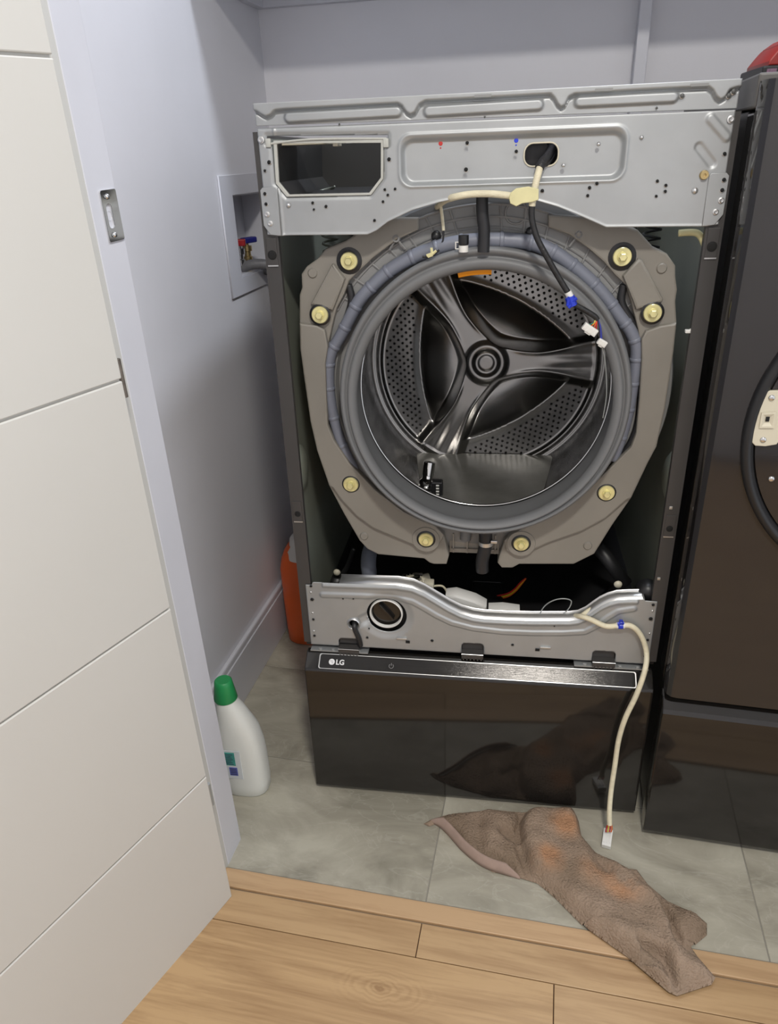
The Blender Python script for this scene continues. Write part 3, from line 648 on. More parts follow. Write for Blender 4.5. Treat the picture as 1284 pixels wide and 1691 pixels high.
# drum barrel, front lip, perforations
bm = bmesh.new(); lathe(bm, [(.236, .112), (.229, .105), (.2262, .104), (.2245, .107), (.2260, .112), (.240, .118), (.256, .125), (.262, .135), (.262, .395), (.258, .412)], C0, DV, 128)
drum = link('drum', bm, M['steelw'], wm, smooth=True)
bm = bmesh.new(); tube(bm, [axp(.2258, t, .1035) for t in np.linspace(0, 2*PI, 129)[:-1]], .0019, 8, 0, closed=True); link('drum_rim', bm, M['chrome'], drum, smooth=True).location = (0, 0, 0)
# back plate as a polar relief
NR, NT = 90, 360
rs = np.linspace(0.0, .262, NR)[1:]; th = np.linspace(0, 2*PI, NT+1)[:-1]
Rr, Th = np.meshgrid(rs, th, indexing='ij')
arms = [math.radians(a) for a in (124, 1, 243)]; lob = [math.radians(a) for a in (183.5, 62.5, 302)]
def relief(R, T):
    """depth along the axis; smaller is nearer to the viewer"""
    x = R*np.cos(T); z = R*np.sin(T); h = np.zeros(R.shape)
    best = np.full(R.shape, 1e9)
    for a in arms:
        u = x*math.cos(a)+z*math.sin(a); v = np.abs(-x*math.sin(a)+z*math.cos(a))
        wd = .020+.034*np.exp(-np.maximum(u, 0)/.04)+.026*sst(.10, .262, u)
        d = np.where(u > 0, v-wd, 1)
        best = np.minimum(best, d)
        h += np.where(u > .05, .0025*np.exp(-((v-.014)/.008)**2)*sst(.10, .18, u)*sst(.25, .2, u), 0)   # groove down the arm
    inl = sst(-.002, .020, best)                    # 0 on the arms, 1 inside the lobes
    k = np.zeros(R.shape)
    for a in lob:
        u = x*math.cos(a)+z*math.sin(a); v = -x*math.sin(a)+z*math.cos(a)
        e = u+1.1*v*v-.145
        kk = np.where(e < 0, .011+.050*np.sin(PI*.90*np.clip((.002-e)/.150, 0, 1)), .011)-.003*np.exp(-(e/.010)**2)
        ang = np.abs((T-a+PI) % (2*PI)-PI) < PI/3
        k = np.where(ang, kk, k)
    h += inl*k-.0022*np.exp(-((best+.003)/.004)**2)*sst(.05, .09, R)
    rimb = sst(.232, .240, R); h = h*(1-rimb)+.004*rimb-.004*np.exp(-((R-.236)/.004)**2)+.004*np.exp(-((R-.247)/.003)**2)
    hub = -.0075*sst(.052, .036, R)+.0065*sst(.034, .021, R)-.0025*sst(.019, .015, R)
    h = h*sst(.036, .052, R)+hub
    return h
H = relief(Rr, Th); S0 = .405
co = [C0+DV*S0]; co[0] = C0+DV*(S0-.0035)
co += [axp(float(Rr[i, j]), float(Th[i, j]), S0+float(H[i, j])) for i in range(NR-1) for j in range(NT)]
fs = [(0, 1+j, 1+(j+1) % NT) for j in range(NT)]+[(1+i*NT+j, 1+(i+1)*NT+j, 1+(i+1)*NT+(j+1) % NT, 1+i*NT+(j+1) % NT) for i in range(NR-2) for j in range(NT)]
me = bpy.data.meshes.new('bp'); me.from_pydata([tuple(c) for c in co], [], fs)
bp = link('drum_back', me, M['steel'], drum, smooth=True); bp.location = (0, 0, 0)
# perforations: small punched pits on the outer flat of each lobe and in the barrel
bm = bmesh.new(); bm2 = bmesh.new()
def pit(c, d, r=.0021):
    lathe(bm, [(0, -.0010), (r*.8, -.0008), (r, .0006)], c, d, 8); lathe(bm2, [(r, -.0012), (r*1.5, .0004)], c, d, 8)
for a in lob:
    for i in range(9):
        for j in range(-11, 12):
            u = .156+i*.0092; v = j*.0150+(.0075 if i % 2 else 0)
            if u+1.1*v*v-.145 < .016: continue
            r_ = math.hypot(u, v)
            if r_ > .224: continue
            x = u*math.cos(a)-v*math.sin(a); z = u*math.sin(a)+v*math.cos(a); t = math.atan2(z, x)
            hh = float(relief(np.array([[r_]]), np.array([[t]]))[0, 0]); best = .99
            if hh < .010: continue
            pit(axp(r_, t, S0+hh-.0004), DV)
o = link('perforations', bm, M['void'], drum, smooth=True); o.location = (0, 0, 0); o['kind'] = 'stuff'
o = link('perforation_edges', bm2, M['steel'], drum, smooth=True); o.location = (0, 0, 0); o['kind'] = 'stuff'
# standing water in the bottom of the drum
zw = .643; bm = bmesh.new(); rows = []
for s_ in np.linspace(.118, .412, 16):
    Rb = np.interp(s_, [.112, .118, .125, .135, .42], [.230, .240, .256, .2615, .2615])
    y = s_*math.cos(TL); 
    zc = C0.z-s_*math.sin(TL); y = C0.y+s_*math.cos(TL)+(zw-zc)*math.sin(TL)
    hw = math.sqrt(max(Rb**2-((zw-zc)/math.cos(TL))**2, 1e-6))
    rows.append([bm.verts.new((C0.x+hw*k/10, y, zw)) for k in range(-10, 11)])
for A, B in zip(rows, rows[1:]):
    for k in range(20): bm.faces.new((A[k], A[k+1], B[k+1], B[k]))
tag(link('standing_water', bm, M['water'], smooth=True), 'murky pool of water left in the bottom of the washer drum', 'water', kind='stuff')
# metal fitting and small perforated filter standing in the water
p = at(703, 806, .17); bm = bmesh.new()
lathe(bm, [(0, -.014), (.026, -.014), (.026, -.008), (.018, -.004), (.021, 0), (.021, .006), (.014, .010), (.0165, .015), (.0165, .019), (.011, .024), (.0105, .030), (.0120, .031), (.0120, .058), (0, .060)], (p.x, .17, zw+.004), Vector((.12, .25, 1)), 18, upv=(1, 0, 0))
link('drain_fitting', bm, M['chrome'], drum, smooth=True, angle=35).location = (0, 0, 0)
p = at(722, 802, .16); bm = bmesh.new(); box(bm, p.x-.013, p.x+.011, .150, .17, zw-.003, zw+.030, bev=.003); bb = link('strainer', bm, M['black'], drum); bb.location = (0, 0, 0)
bm = bmesh.new()
for k in range(4): box(bm, p.x-.002, p.x+.004, .1490, .1505, zw+.002+k*.0065, zw+.005+k*.0065)
o = link('strainer_slots', bm, M['white'], drum); o.location = (0, 0, 0)
# amber sticker under the top lip of the gasket
bm = bmesh.new(); rows = []
for a in np.linspace(87, 102, 9):
    rows.append([bm.verts.new(axp(.2095, math.radians(a), .012)), bm.verts.new(axp(.2060, math.radians(a), .0135)), bm.verts.new(axp(.2025, math.radians(a), .016))])
for A, B in zip(rows, rows[1:]):
    for k in range(2): bm.faces.new((A[k], A[k+1], B[k+1], B[k]))
o = link('amber_sticker', bm, M['opad'], gk); o.location = (0, 0, 0); solid(o, .0006)

# counterweights ------------------------------------------------
outL = [(610, 372), (590, 384), (571, 397), (537, 411), (524, 427), (506, 440), (497, 453), (498, 475), (494, 487), (494, 531), (495, 576), (501, 621), (512, 697), (523, 745), (543, 803), (568, 850), (593, 893), (606, 907), (624, 916), (700, 923), (709, 930), (716, 932), (737, 932), (741, 918), (733, 884), (719, 869), (692, 858), (666, 845), (619, 809), (576, 764), (551, 727), (541, 702), (539, 660), (537, 599), (543, 562), (551, 526), (556, 508), (568, 486), (576, 464), (592, 448), (618, 424), (655, 396), (690, 380), (690, 360), (640, 360)]
outR = [(985, 360), (1053, 380), (1079, 409), (1101, 419), (1115, 439), (1115, 456), (1118, 478), (1115, 498), (1117, 531), (1112, 582), (1098, 674), (1084, 738), (1070, 764), (1042, 823), (1011, 867), (981, 915), (947, 932), (857, 932), (846, 938), (828, 938), (821, 930), (824, 918), (832, 893), (846, 881), (902, 853), (964, 813), (1014, 766), (1042, 738), (1050, 716), (1055, 660), (1059, 593), (1053, 543), (1042, 500), (1034, 472), (1014, 453), (997, 433), (972, 411), (940, 388), (905, 375), (905, 355)]
YC = .030
for side_i, (outl, lower, upper_, bosses, bolts) in enumerate((
    (outL, [(543, 803), (549, 806), (562, 825), (588, 853), (616, 873), (683, 901), (705, 913), (722, 905), (733, 884), (719, 869), (692, 858), (666, 845), (619, 809), (576, 764), (551, 727), (541, 702), (539, 660), (537, 599), (541, 572), (536, 545), (523, 538), (494, 534), (495, 576), (501, 621), (512, 697), (523, 745)],
     [(548, 436), (551, 437), (569, 461), (566, 470), (549, 513), (512, 503)], [(516, 451), (601, 885)], [(576, 431), (528, 520), (579, 800), (703, 891)]),
    (outR, [(1117, 534), (1090, 538), (1066, 547), (1059, 560), (1059, 593), (1055, 660), (1050, 716), (1042, 738), (1014, 766), (964, 813), (902, 853), (846, 881), (832, 893), (836, 910), (850, 914), (872, 912), (905, 897), (960, 878), (1000, 856), (1035, 826), (1042, 823), (1070, 764), (1084, 738), (1098, 674), (1112, 582)],
     [(1054, 427), (1060, 430), (1095, 494), (1093, 499), (1050, 512), (1044, 495), (1028, 456)], [(1092, 443), (970, 901)], [(1027, 424), (1077, 517), (1001, 814), (860, 898)]))):
    bm = bmesh.new(); plate(bm, xz(outl, YC+.008), YC+.008, .05, bevel=.003)
    cw = link('counterweight', bm, M['weight'], wm, smooth=True, angle=30); cw['label'] = ('left', 'right')[side_i]+' half of the taupe counterweight ring'
    bm = bmesh.new(); plate(bm, xz(lower, YC), YC, .012, bevel=.003); link('raised_arm', bm, M['weight'], cw, smooth=True, angle=30).location = (0, 0, 0)
    bm = bmesh.new(); plate(bm, xz(upper_, YC), YC, .012, bevel=.004); link('raised_block', bm, M['weight'], cw, smooth=True, angle=30).location = (0, 0, 0)
    for px, py in bosses:
        p = at(px, py, YC+.008); bm = bmesh.new(); lathe(bm, [(0, -.003), (.0065, -.003), (.0078, -.0015), (.0085, .0005)], p, (0, 1, 0), 18); link('boss', bm, M['weight'], cw, smooth=True, angle=40).location = (0, 0, 0)
    for k, (px, py) in enumerate(bolts):
        yb = YC-.001 if k >= 1 else YC+.006
        if k == 3:
            p = at(px, py, yb); bm = bmesh.new(); lathe(bm, [(.0, -.0006), (.026, -.0006), (.0275, .003), (.0275, .008)], p, (0, 1, 0), 24); link('bolt_pad', bm, M['weight'], cw, smooth=True, angle=40).location = (0, 0, 0)
            yb = YC-.003
        p = at(px, py, yb)
        bm = bmesh.new(); lathe(bm, [(.0215 if k == 0 else .0185, .0015), (.0165, .0008), (.0150, .0)], p, (0, 1, 0), 24); link('bolt_recess', bm, M['black'], cw, smooth=True).location = (0, 0, 0)
        bm = bmesh.new(); lathe(bm, [(0, -.004), (.0075, -.0042), (.0082, -.0025), (.0132, -.0028), (.0142, -.0015), (.0144, .001)], p, (0, 1, 0), 28)
        b6 = bmesh.new(); lathe(b6, [(0, -.011), (.0052, -.0110), (.0064, -.0095), (.0064, -.003)], p, (0, 1, 0), 6); merge(bm, b6)
        link('bolt', bm, M['yzinc'], cw, smooth=True, angle=30).location = (0, 0, 0)

# bracket and drain hose under the gasket ------------------------
bm = bmesh.new(); p0 = at(742, 910, .06); p1 = at(825, 878, .06)
box(bm, p0.x, p1.x, .055, .07, p0.z, p1.z, bev=.001)
for k in range(4): a = p0.x+.008+k*(p1.x-p0.x-.016)/3; box(bm, a-.001, a+.001, .049, .056, p0.z+.003, p1.z-.003)
box(bm, p0.x+.004, p1.x-.004, .049, .056, p0.z+.010, p0.z+.012)
link('hose_bracket', bm, mat('pale_grey_plastic', S(150, 145, 136), .5, var=.05), wm)
bm = bmesh.new(); tube(bm, R_([(770, 868), (768, 890)], .045), .011, 12, 0); link('drain_spout', bm, M['gasket'], wm, smooth=True, angle=40)
bm = bmesh.new(); tube(bm, R_([(801, 868), (801, 900), (796, 925), (796, 943)], .03), .0125, 14); dh = link('drain_hose', bm, M['rubberb'], wm, smooth=True, angle=50)
bm = bmesh.new(); tube(bm, R_([(802, 893), (802, 899)], .03), .0140, 16, 0); p = at(817, 895, .022); box(bm, p.x-.008, p.x+.004, .018, .024, p.z-.002, p.z+.004, bev=.001); link('clamp', bm, M['zinc2'], dh, smooth=True, angle=40).location = (0, 0, 0)
bm = bmesh.new(); tube(bm, R_([(796, 300), (796, 350), (799, 380), (798, 416)], .022), .0095, 12); link('vent_hose', bm, M['rubberb'], wm, smooth=True, angle=50)
p = at(765, 405, .018); bm = bmesh.new(); lathe(bm, [(0, 0), (.0078, 0), (.0082, .002), (.0082, .014), (0, .014)], p+Vector((0, 0, .001)), (0, 0, 1), 16, upv=(1, 0, 0)); nz = link('nozzle_cap', bm, M['black'], gk, smooth=True, angle=40); nz.location = (0, 0, 0)
bm = bmesh.new(); lathe(bm, [(.0, -.010), (.0076, -.010), (.0076, .0), (0, 0)], p, (0, 0, 1), 16, upv=(1, 0, 0)); tube(bm, R_([(757, 400), (752, 400), (752, 411), (757, 411)], .018), .0012, 6, 0); link('nozzle_clamp', bm, M['white'], gk, smooth=True, angle=40).location = (0, 0, 0)
bm = bmesh.new(); tube(bm, R_([(727, 338), (730, 360), (732, 381)], .045), .0026, 8); l1 = link('sensor_sleeve', bm, M['cream'], wm, smooth=True)
bm = bmesh.new(); tube(bm, R_([(732, 381), (731, 397), (724, 410), (716, 418)], .035), .0014, 8); tube(bm, R_([(725, 413), (716, 419), (703, 424), (697, 424)], .02), .0018, 6); link('sensor_wire', bm, M['wblack'], wm, smooth=True)
bm = bmesh.new()
for q in ([(704, 422), (716, 418)], [(712, 409), (713, 421)], [(720, 414), (712, 421)], [(706, 424), (714, 421)]): tube(bm, R_(q, .015), .0022, 6, 0)
link('cable_clip', bm, M['tape'], wm)

# springs, dampers and pump in the dark -------------------------
for px in (545, 1075):
    bm = bmesh.new(); c = at(px, 398, .18); N_ = 90
    tube(bm, [c+Vector((.014*math.cos(k*.7), .014*math.sin(k*.7), .09-k*.0016)) for k in range(N_)], .0022, 6, 0); link('spring', bm, M['black'] if px > 900 else M['cabin'], wm, smooth=True)
bm = bmesh.new(); tube(bm, R_([(585, 905), (574, 935), (560, 955)], .18), .006, 8); tube(bm, [at(560, 952, .18), Vector((at(560, 952, .18).x-.02, .18, .372))], .016, 12, 0); link('damper', bm, M['black'], wm, smooth=True)
bm = bmesh.new(); tube(bm, [at(985, 900, .2), at(1030, 960, .2), Vector((.27, .2, .372))], .016, 12, 0); link('damper', bm, M['black'], wm, smooth=True)
def inside(name, fn, m, smooth=True): bm = bmesh.new(); fn(bm); return link(name, bm, m, wm, smooth=smooth, angle=40)
def fn(bm): c = at(609, 935, .12); tube(bm, [Vector((c.x, .12, .40)), Vector((c.x, .12, c.z-.02)), Vector((c.x-.002, .125, c.z)), Vector((c.x-.004, .15, c.z+.012)), Vector((c.x-.004, .19, c.z+.014))], .0165, 14)
inside('pump_hose', fn, M['hose'])
def fn(bm):
    c = at(662, 955, .12); lathe(bm, [(0, -.06), (.03, -.06), (.032, -.02), (.026, -.018), (.026, .012), (.02, .016), (0, .016)], (c.x, .12, c.z-.015), (0, 0, 1), 20, upv=(1, 0, 0))
    for k in range(5): lathe(bm, [(.027, -.002), (.031, 0), (.027, .002)], (c.x, .12, c.z-.030+k*.006), (0, 0, 1), 20, upv=(1, 0, 0))
inside('pump_bellows', fn, M['rubberb'])
def fn(bm):
    tube(bm, R_([(664, 950), (672, 957), (682, 955), (692, 951)], .075), .004, 8); tube(bm, R_([(683, 948), (697, 948)], .07), .0035, 8, 0)
inside('hose_clamp', fn, M['chrome'])
def fn(bm):
    c = at(700, 975, .07); lathe(bm, [(0, -.035), (.022, -.035), (.022, -.03), (.024, -.03), (.024, .0), (.02, .003), (.02, .02), (0, .022)], (c.x, .10, c.z), (.9, .3, .1), 20)
    for k in range(4): lathe(bm, [(.024, 0), (.0262, .001), (.024, .002)], (c.x, .10, c.z)+Vector((.9, .3, .1)).normalized()*(-.026+k*.007), (.9, .3, .1), 20)
def fn2(bm):
    c = at(700, 975, .07); d = Vector((.9, .3, .1)).normalized()
    lathe(bm, [(0, -.035), (.022, -.035), (.022, -.03), (.024, -.03), (.024, .0), (.02, .003), (.02, .02), (0, .022)], Vector((c.x-.01, .10, c.z-.004)), d, 20)
    for k in range(4): lathe(bm, [(.024, 0), (.0265, .001), (.024, .002)], Vector((c.x-.01, .10, c.z-.004))+d*(-.026+k*.007), d, 20)
    p = at(708, 965, .06); box(bm, p.x-.010, p.x+.010, .05, .07, p.z-.006, p.z+.008, bev=.002)
inside('drain_pump', fn2, M['creamp'])
def fn(bm): tube(bm, R_([(714, 968), (730, 968), (738, 980), (738, 1000)], .09), .0022, 8)
inside('pump_wire', fn, M['cream'])
def fn(bm):
    o_ = [(735, 985), (752, 983), (785, 993), (803, 1003), (803, 1014), (770, 1014), (736, 1002)]
    P = xz(o_, .045); plate(bm, P, .045, .035, bevel=.005)
inside('white_valve_cover', fn, M['white'])
def fn(bm): plate(bm, xz([(806, 1008), (830, 1007), (858, 1011), (858, 1022), (806, 1022)], .035), .035, .03, bevel=.003)
inside('connector_block', fn, M['white'])
for k, (mm, off) in enumerate((('wred', 0), ('wyel', 3), ('wora', 5))):
    bm = bmesh.new(); tube(bm, R_([(820, 984+off), (838, 980+off), (850, 972+off), (858, 963+off), (868, 955)], .2), .002, 6); link('internal_wire', bm, M[mm], wm, smooth=True)
bm = bmesh.new(); p = at(822, 990, .2); box(bm, p.x-.06, p.x+.01, .18, .26, .372, p.z+.01, bev=.006); link('motor_housing', bm, M['black'], wm)
bm = bmesh.new(); tube(bm, R_([(889, 1033), (892, 1012), (902, 998), (918, 990), (935, 989), (943, 994), (936, 1008), (918, 1021)], .02), .0012, 6); link('earth_wire_loop', bm, M['wgry'], wm, smooth=True)
for px, py in ((1020, 965), (556, 945)): 
    p = at(px, py, .055 if px > 900 else .16); bm = bmesh.new(); lathe(bm, [(0, -.006), (.006, -.005), (.008, 0)], p, (0, 1, 0), 12); link('grommet', bm, M['creamp'], wm, smooth=True)
bm = bmesh.new(); p = at(1068, 975, .03); lathe(bm, [(0, -.02), (.012, -.018), (.02, -.008), (.02, .01)], p, (0, 1, 0), 16); link('cable_boot', bm, M['black'], wm, smooth=True)
p = at(1142, 548, .004)
bm = bmesh.new(); tube(bm, R_([(1120, 385), (1150, 385), (1162, 402), (1166, 420)], .02), .005, 8); link('side_cable', bm, M['tape'], wm, smooth=True)
bm = bmesh.new(); box(bm, p.x-.010, p.x+.008, .002, .010, p.z-.002, p.z+.003, bev=.001); tube(bm, [p+Vector((-.004, 0, .001)), p+Vector((0, 0, .005)), p+Vector((.005, 0, .001))], .002, 6); link('side_clip', bm, M['white'], wm)
# green-grey lining highlights are left to the light

# lower panel ----------------------------------------------------
top = [(-.3346, .512), (-.3205, .512), (-.3195, .5190)]+xz([(560, 962), (620, 964), (655, 965), (680, 969), (700, 978), (720, 990), (740, 1002), (760, 1012), (780, 1018), (800, 1021), (840, 1023), (880, 1024), (940, 1024), (955, 1022), (968, 1016), (980, 1007), (992, 999), (1005, 993), (1020, 989), (1040, 988), (1060, 988)])+[(.3115, .5155), (.3120, .5115), (.3346, .5105)]
txs = [p[0] for p in top]; tzs = [p[1] for p in top]
ch = xz([(533, 981), (600, 983), (655, 987), (680, 992), (700, 1003), (720, 1015), (745, 1027), (780, 1036), (830, 1042), (880, 1044), (930, 1044), (965, 1042), (985, 1032), (1003, 1018), (1020, 1008), (1045, 1004)])
chx = [p[0] for p in ch]; chz = [p[1] for p in ch]; fch = sd_line(ch)
fc = at(638, 1016); FR = .0400
clips = [at(577, 1062), at(780, 1070), at(996, 1083)]
eb = at(584, 1029)
def lower_r(X, Z):
    zt_ = np.interp(X, txs, tzs)
    y = -.0026*sst(.0075, .003, fch(X, Z))
    y += -.003*np.exp(-((zt_-Z-.0065)/.004)**2)*(np.abs(X) < .30)
    y += .003*sst(.012, .0, np.hypot(X-eb.x, Z-eb.z)-.0)*0
    dc = np.hypot(X-fc.x, Z-fc.z)-FR; y += .004*sst(.018, .001, dc)
    t = np.clip(((X-eb.x)*(fc.x-.02-eb.x)+(Z-eb.z)*(fc.z-eb.z))/((fc.x-.02-eb.x)**2+(fc.z-eb.z)**2), 0, 1)
    y += .004*sst(.016, .004, np.hypot(X-eb.x-t*(fc.x-.02-eb.x), Z-eb.z-t*(fc.z-eb.z)))*(dc > 0)
    return y
hol = [sd_circ(fc.x, fc.z, FR), sd_circ(eb.x, eb.z, .009)]+[sd_rr(c.x-.022, c.x+.022, .36, c.z+.0135, .008) for c in clips]
lp = link('lower_panel', sheet(-.3346, .3346, lambda x: .3690-.0015*(x+.33), lambda x: np.interp(x, txs, tzs), 360, 76, lower_r, holes=hol, y=-.003), M['zinc'], wm, smooth=True); solid(lp, .0012)
# folded top flange
bm = bmesh.new()
fl = [(x, z) for x, z in zip(txs, tzs) if abs(x) < .32][0:]
A = [bm.verts.new((x, -.003, z)) for x, z in fl[1:-1]]; B = [bm.verts.new((x, .020, z+.0025)) for x, z in fl[1:-1]]; D = [bm.verts.new((x, .0205, z+.007)) for x, z in fl[1:-1]]
for i in range(len(A)-1):
    bm.faces.new((A[i], A[i+1], B[i+1], B[i])); bm.faces.new((B[i], B[i+1], D[i+1], D[i]))
o = link('folded_flange', bm, M['zinc2'], lp, smooth=True, angle=50); o.location = (0, 0, 0); solid(o, .001)
dots('punched_holes', [(513, 968, .0028), (515, 990, .0036), (517, 1023, .0026), (519, 1050, .0026), (566, 989, .0017), (583, 989, .0017), (692, 1001, .0018), (713, 1058, .0028), (609, 1038, .0018), (606, 1053, .0024), (1078, 999, .0028), (1074, 1022, .0036), (1069, 1057, .0026), (1064, 1084, .0026), (846, 1065, .0026), (854, 1030, .0016), (915, 1034, .0016)], .002, M['void'], lp, y=-.0042, loc0=True)
bm = bmesh.new()
for px, py in ((513, 978), (516, 1012), (518, 1042), (1077, 1009), (1072, 1046)): p = at(px, py, -.003); lathe(bm, [(0, -.0016), (.0016, -.0014), (.0022, 0)], p, (0, 1, 0), 10)
o = link('pressed_dimples', bm, M['zinc2'], lp, smooth=True); o.location = (0, 0, 0); o['kind'] = 'stuff'
for px, py in ((663, 1054), (900, 1069)):
    p = at(px, py, -.004); bm = bmesh.new(); box(bm, p.x-.0105, p.x+.0105, -.007, -.003, p.z-.0022, p.z+.0018, bev=.0012); link('louvre', bm, M['zinc2'], lp, smooth=True, angle=40).location = (0, 0, 0)
for px, py in ((673, 1060), (887, 1073)):
    p = at(px, py, -.004); bm = bmesh.new(); box(bm, p.x-.0042, p.x+.0042, -.0046, -.0042, p.z-.003, p.z+.003); link('square_hole', bm, M['void'], lp).location = (0, 0, 0)
bm = bmesh.new(); lathe(bm, [(.009, .002), (.0092, -.003), (.0115, -.0048), (.0138, -.003), (.0145, .001)], (eb.x, -.001, eb.z), (0, 1, 0), 24); link('cable_grommet', bm, M['zinc2'], lp, smooth=True, angle=50).location = (0, 0, 0)
bm = bmesh.new(); tube(bm, [Vector((eb.x+.001, .03, eb.z+.004)), Vector((eb.x+.002, -.004, eb.z-.001)), Vector((eb.x+.004, -.008, eb.z-.012)), Vector((eb.x+.010, -.006, eb.z-.034)), Vector((eb.x+.012, -.004, eb.z-.052))], .0052, 8); link('cable_tail', bm, M['wblack'], lp, smooth=True).location = (0, 0, 0)
# drain filter
bm = bmesh.new(); lathe(bm, [(.0, .012), (.0270, .010), (.0290, .006), (.0298, .004)], (fc.x-.001, .002, fc.z+.003), (0, 1, 0), 40)
for a in (.9,): box(bm, -.022, .022, .004, .012, -.002, .002, M=Matrix.Translation((fc.x-.001, 0, fc.z+.003)) @ Matrix.Rotation(a, 4, 'Y'), bev=.001)
ft = link('drain_filter_cap', bm, M['gloss'], lp, smooth=True, angle=40); ft.location = (0, 0, 0)
bm = bmesh.new(); lathe(bm, [(.0300, .008), (.0300, .0), (.0312, -.0025), (.0330, -.0018), (.0335, .004)], (fc.x-.001, .001, fc.z+.003), (0, 1, 0), 48); link('filter_ring', bm, M['white'], lp, smooth=True, angle=50).location = (0, 0, 0)
bm = bmesh.new(); lathe(bm, [(.0335, .004), (.045, .012), (.05, .012)], (fc.x, .004, fc.z), (0, 1, 0), 32); link('filter_well', bm, M['void'], lp).location = (0, 0, 0)
# three dark latch clips
for c in clips:
    bm = bmesh.new()
    W2_ = .0215
    outl = rrect(c.x-W2_, c.x+W2_, c.z-.013, c.z+.013, .008)
    plate(bm, outl, .004, .003, bevel=.0006)
    box(bm, c.x-W2_, c.x+W2_, -.014, .004, c.z-.008, c.z-.0055, bev=.0008)
    box(bm, c.x-W2_, c.x+W2_, -.014, -.0115, c.z-.0175, c.z-.0058, bev=.0008)
    for k in range(6): a = c.x-W2_+.004+k*(2*W2_-.008)/5; box(bm, a-.0012, a+.0012, -.016, -.0135, c.z-.019, c.z-.015)
    cl = link('latch_clip', bm, M['cab'], lp); cl.location = (0, 0, 0)
    bm = bmesh.new(); tube(bm, [Vector((c.x-W2_, -.0142, c.z-.0060)), Vector((c.x+W2_, -.0142, c.z-.0060))], .0007, 6, 0); link('bright_edge', bm, M['zinc2'], lp).location = (0, 0, 0)

# ---------------------------------------------------------------- wiring looms
def loom(name, pts, r, m, parent, seg=10, sm=8):
    bm = bmesh.new(); tube(bm, pts, r, seg, sm); return link(name, bm, m, parent, smooth=True, angle=60)
P3 = lambda L: [at(a, b, y) for a, b, y in L]
# top loom: along the tub and out of the oval hole
tl = loom('top_wiring_loom', P3([(878, 338, -.012), (878, 362, -.012), (886, 392, -.012), (903, 425, -.014), (922, 458, -.014), (938, 484, -.015)]), .0046, M['wblack'], wm)
tl['label'] = 'black lead hanging over the drum opening'
loom('white_sleeve', P3([(722, 342, .06), (732, 332, .03), (748, 326, -.006), (775, 321, -.011), (805, 320, -.012), (832, 322, -.013), (852, 325, -.014)]), .0052, M['cream'], tl)
loom('taped_sleeve', P3([(892, 272, -.004), (888, 288, -.012), (884, 304, -.014), (880, 326, -.013), (878, 340, -.012)]), .0052, M['cream'], tl)
loom('dark_sleeve', P3([(912, 242, .04), (905, 256, .012), (895, 268, -.001), (890, 278, -.007)]), .0068, M['wblack'], tl)
loom('dark_sleeve', P3([(914, 255, .03), (905, 268, .008), (896, 272, -.001)]), .004, M['wblack'], tl)
bm = bmesh.new(); pts = [(843, 318), (852, 311), (872, 308), (889, 312), (889, 330), (878, 334), (862, 336), (852, 341), (842, 336), (840, 326)]
plate(bm, xz(pts, -.021), -.021, .0035, bevel=.001); link('tape_flag', bm, M['tape'], tl)
loom('white_collar', P3([(937, 482, -.015), (942, 492, -.015)]), .0056, M['white'], tl, sm=0)
bm = bmesh.new(); tube(bm, P3([(940, 490, -.016), (945, 505, -.016)]), .0075, 8, 0); 
for q in ([(937, 505), (940, 490)], [(952, 492), (944, 498)], [(938, 508), (946, 500)]): tube(bm, R_(q, -.020), .003, 6, 0)
link('blue_tape_wrap', bm, M['blue'], tl)
loom('black_lead', P3([(948, 503, -.015), (965, 512, -.013), (981, 522, -.012), (986, 528, -.011)]), .0042, M['wblack'], tl)
for mm, e, o_ in (('wgrn', (970, 537), 0), ('wora', (976, 538), 1), ('wora', (981, 540), 2), ('wyel', (978, 537), -1), ('wred', (984, 543), 3)):
    loom('thin_wire', P3([(984, 526, -.012), (982+o_, 532, -.014), (*e, -.014)]), .0010, M[mm], tl, 5)
for k in range(3): loom('thin_wire', P3([(986, 526, -.011), (989+k, 540, -.013), (990+k*1.5, 560, -.012)]), .0012, M['wblu' if k else 'wblack'], tl, 5)
def connector(pa, pb, wd, th, parent, y, m='white'):
    A, B = at(*pa, y), at(*pb, y); u = (B-A).normalized(); n = Vector((0, -1, 0)); v = n.cross(u).normalized(); n = u.cross(v)
    T = Matrix((u, v, n)).transposed().to_4x4(); T.translation = (A+B)/2; L = (B-A).length
    bm = bmesh.new(); box(bm, -L/2, L/2, -wd/2, wd/2, -th/2, th/2, M=T, bev=.0008)
    for k in range(4): a = -L/2+L*(k+.5)/4; box(bm, a-L*.06, a+L*.06, -wd*.3, wd*.3, th/2, th/2+.0012, M=T)
    box(bm, -L*.2, L*.2, -wd/2-.002, -wd/2, -th*.3, th*.3, M=T)
    return link('white_connector', bm, M[m], parent)
connector((963, 537), (984, 551), .0115, .009, tl, -.015)
connector((987, 562), (1000, 570), .0095, .008, tl, -.013)

loom('thin_wire', P3([(993, 570, -.012), (999, 600, -.008), (1001, 650, -.006), (995, 690, -.004)]), .0009, M['wgry'], tl, 5)
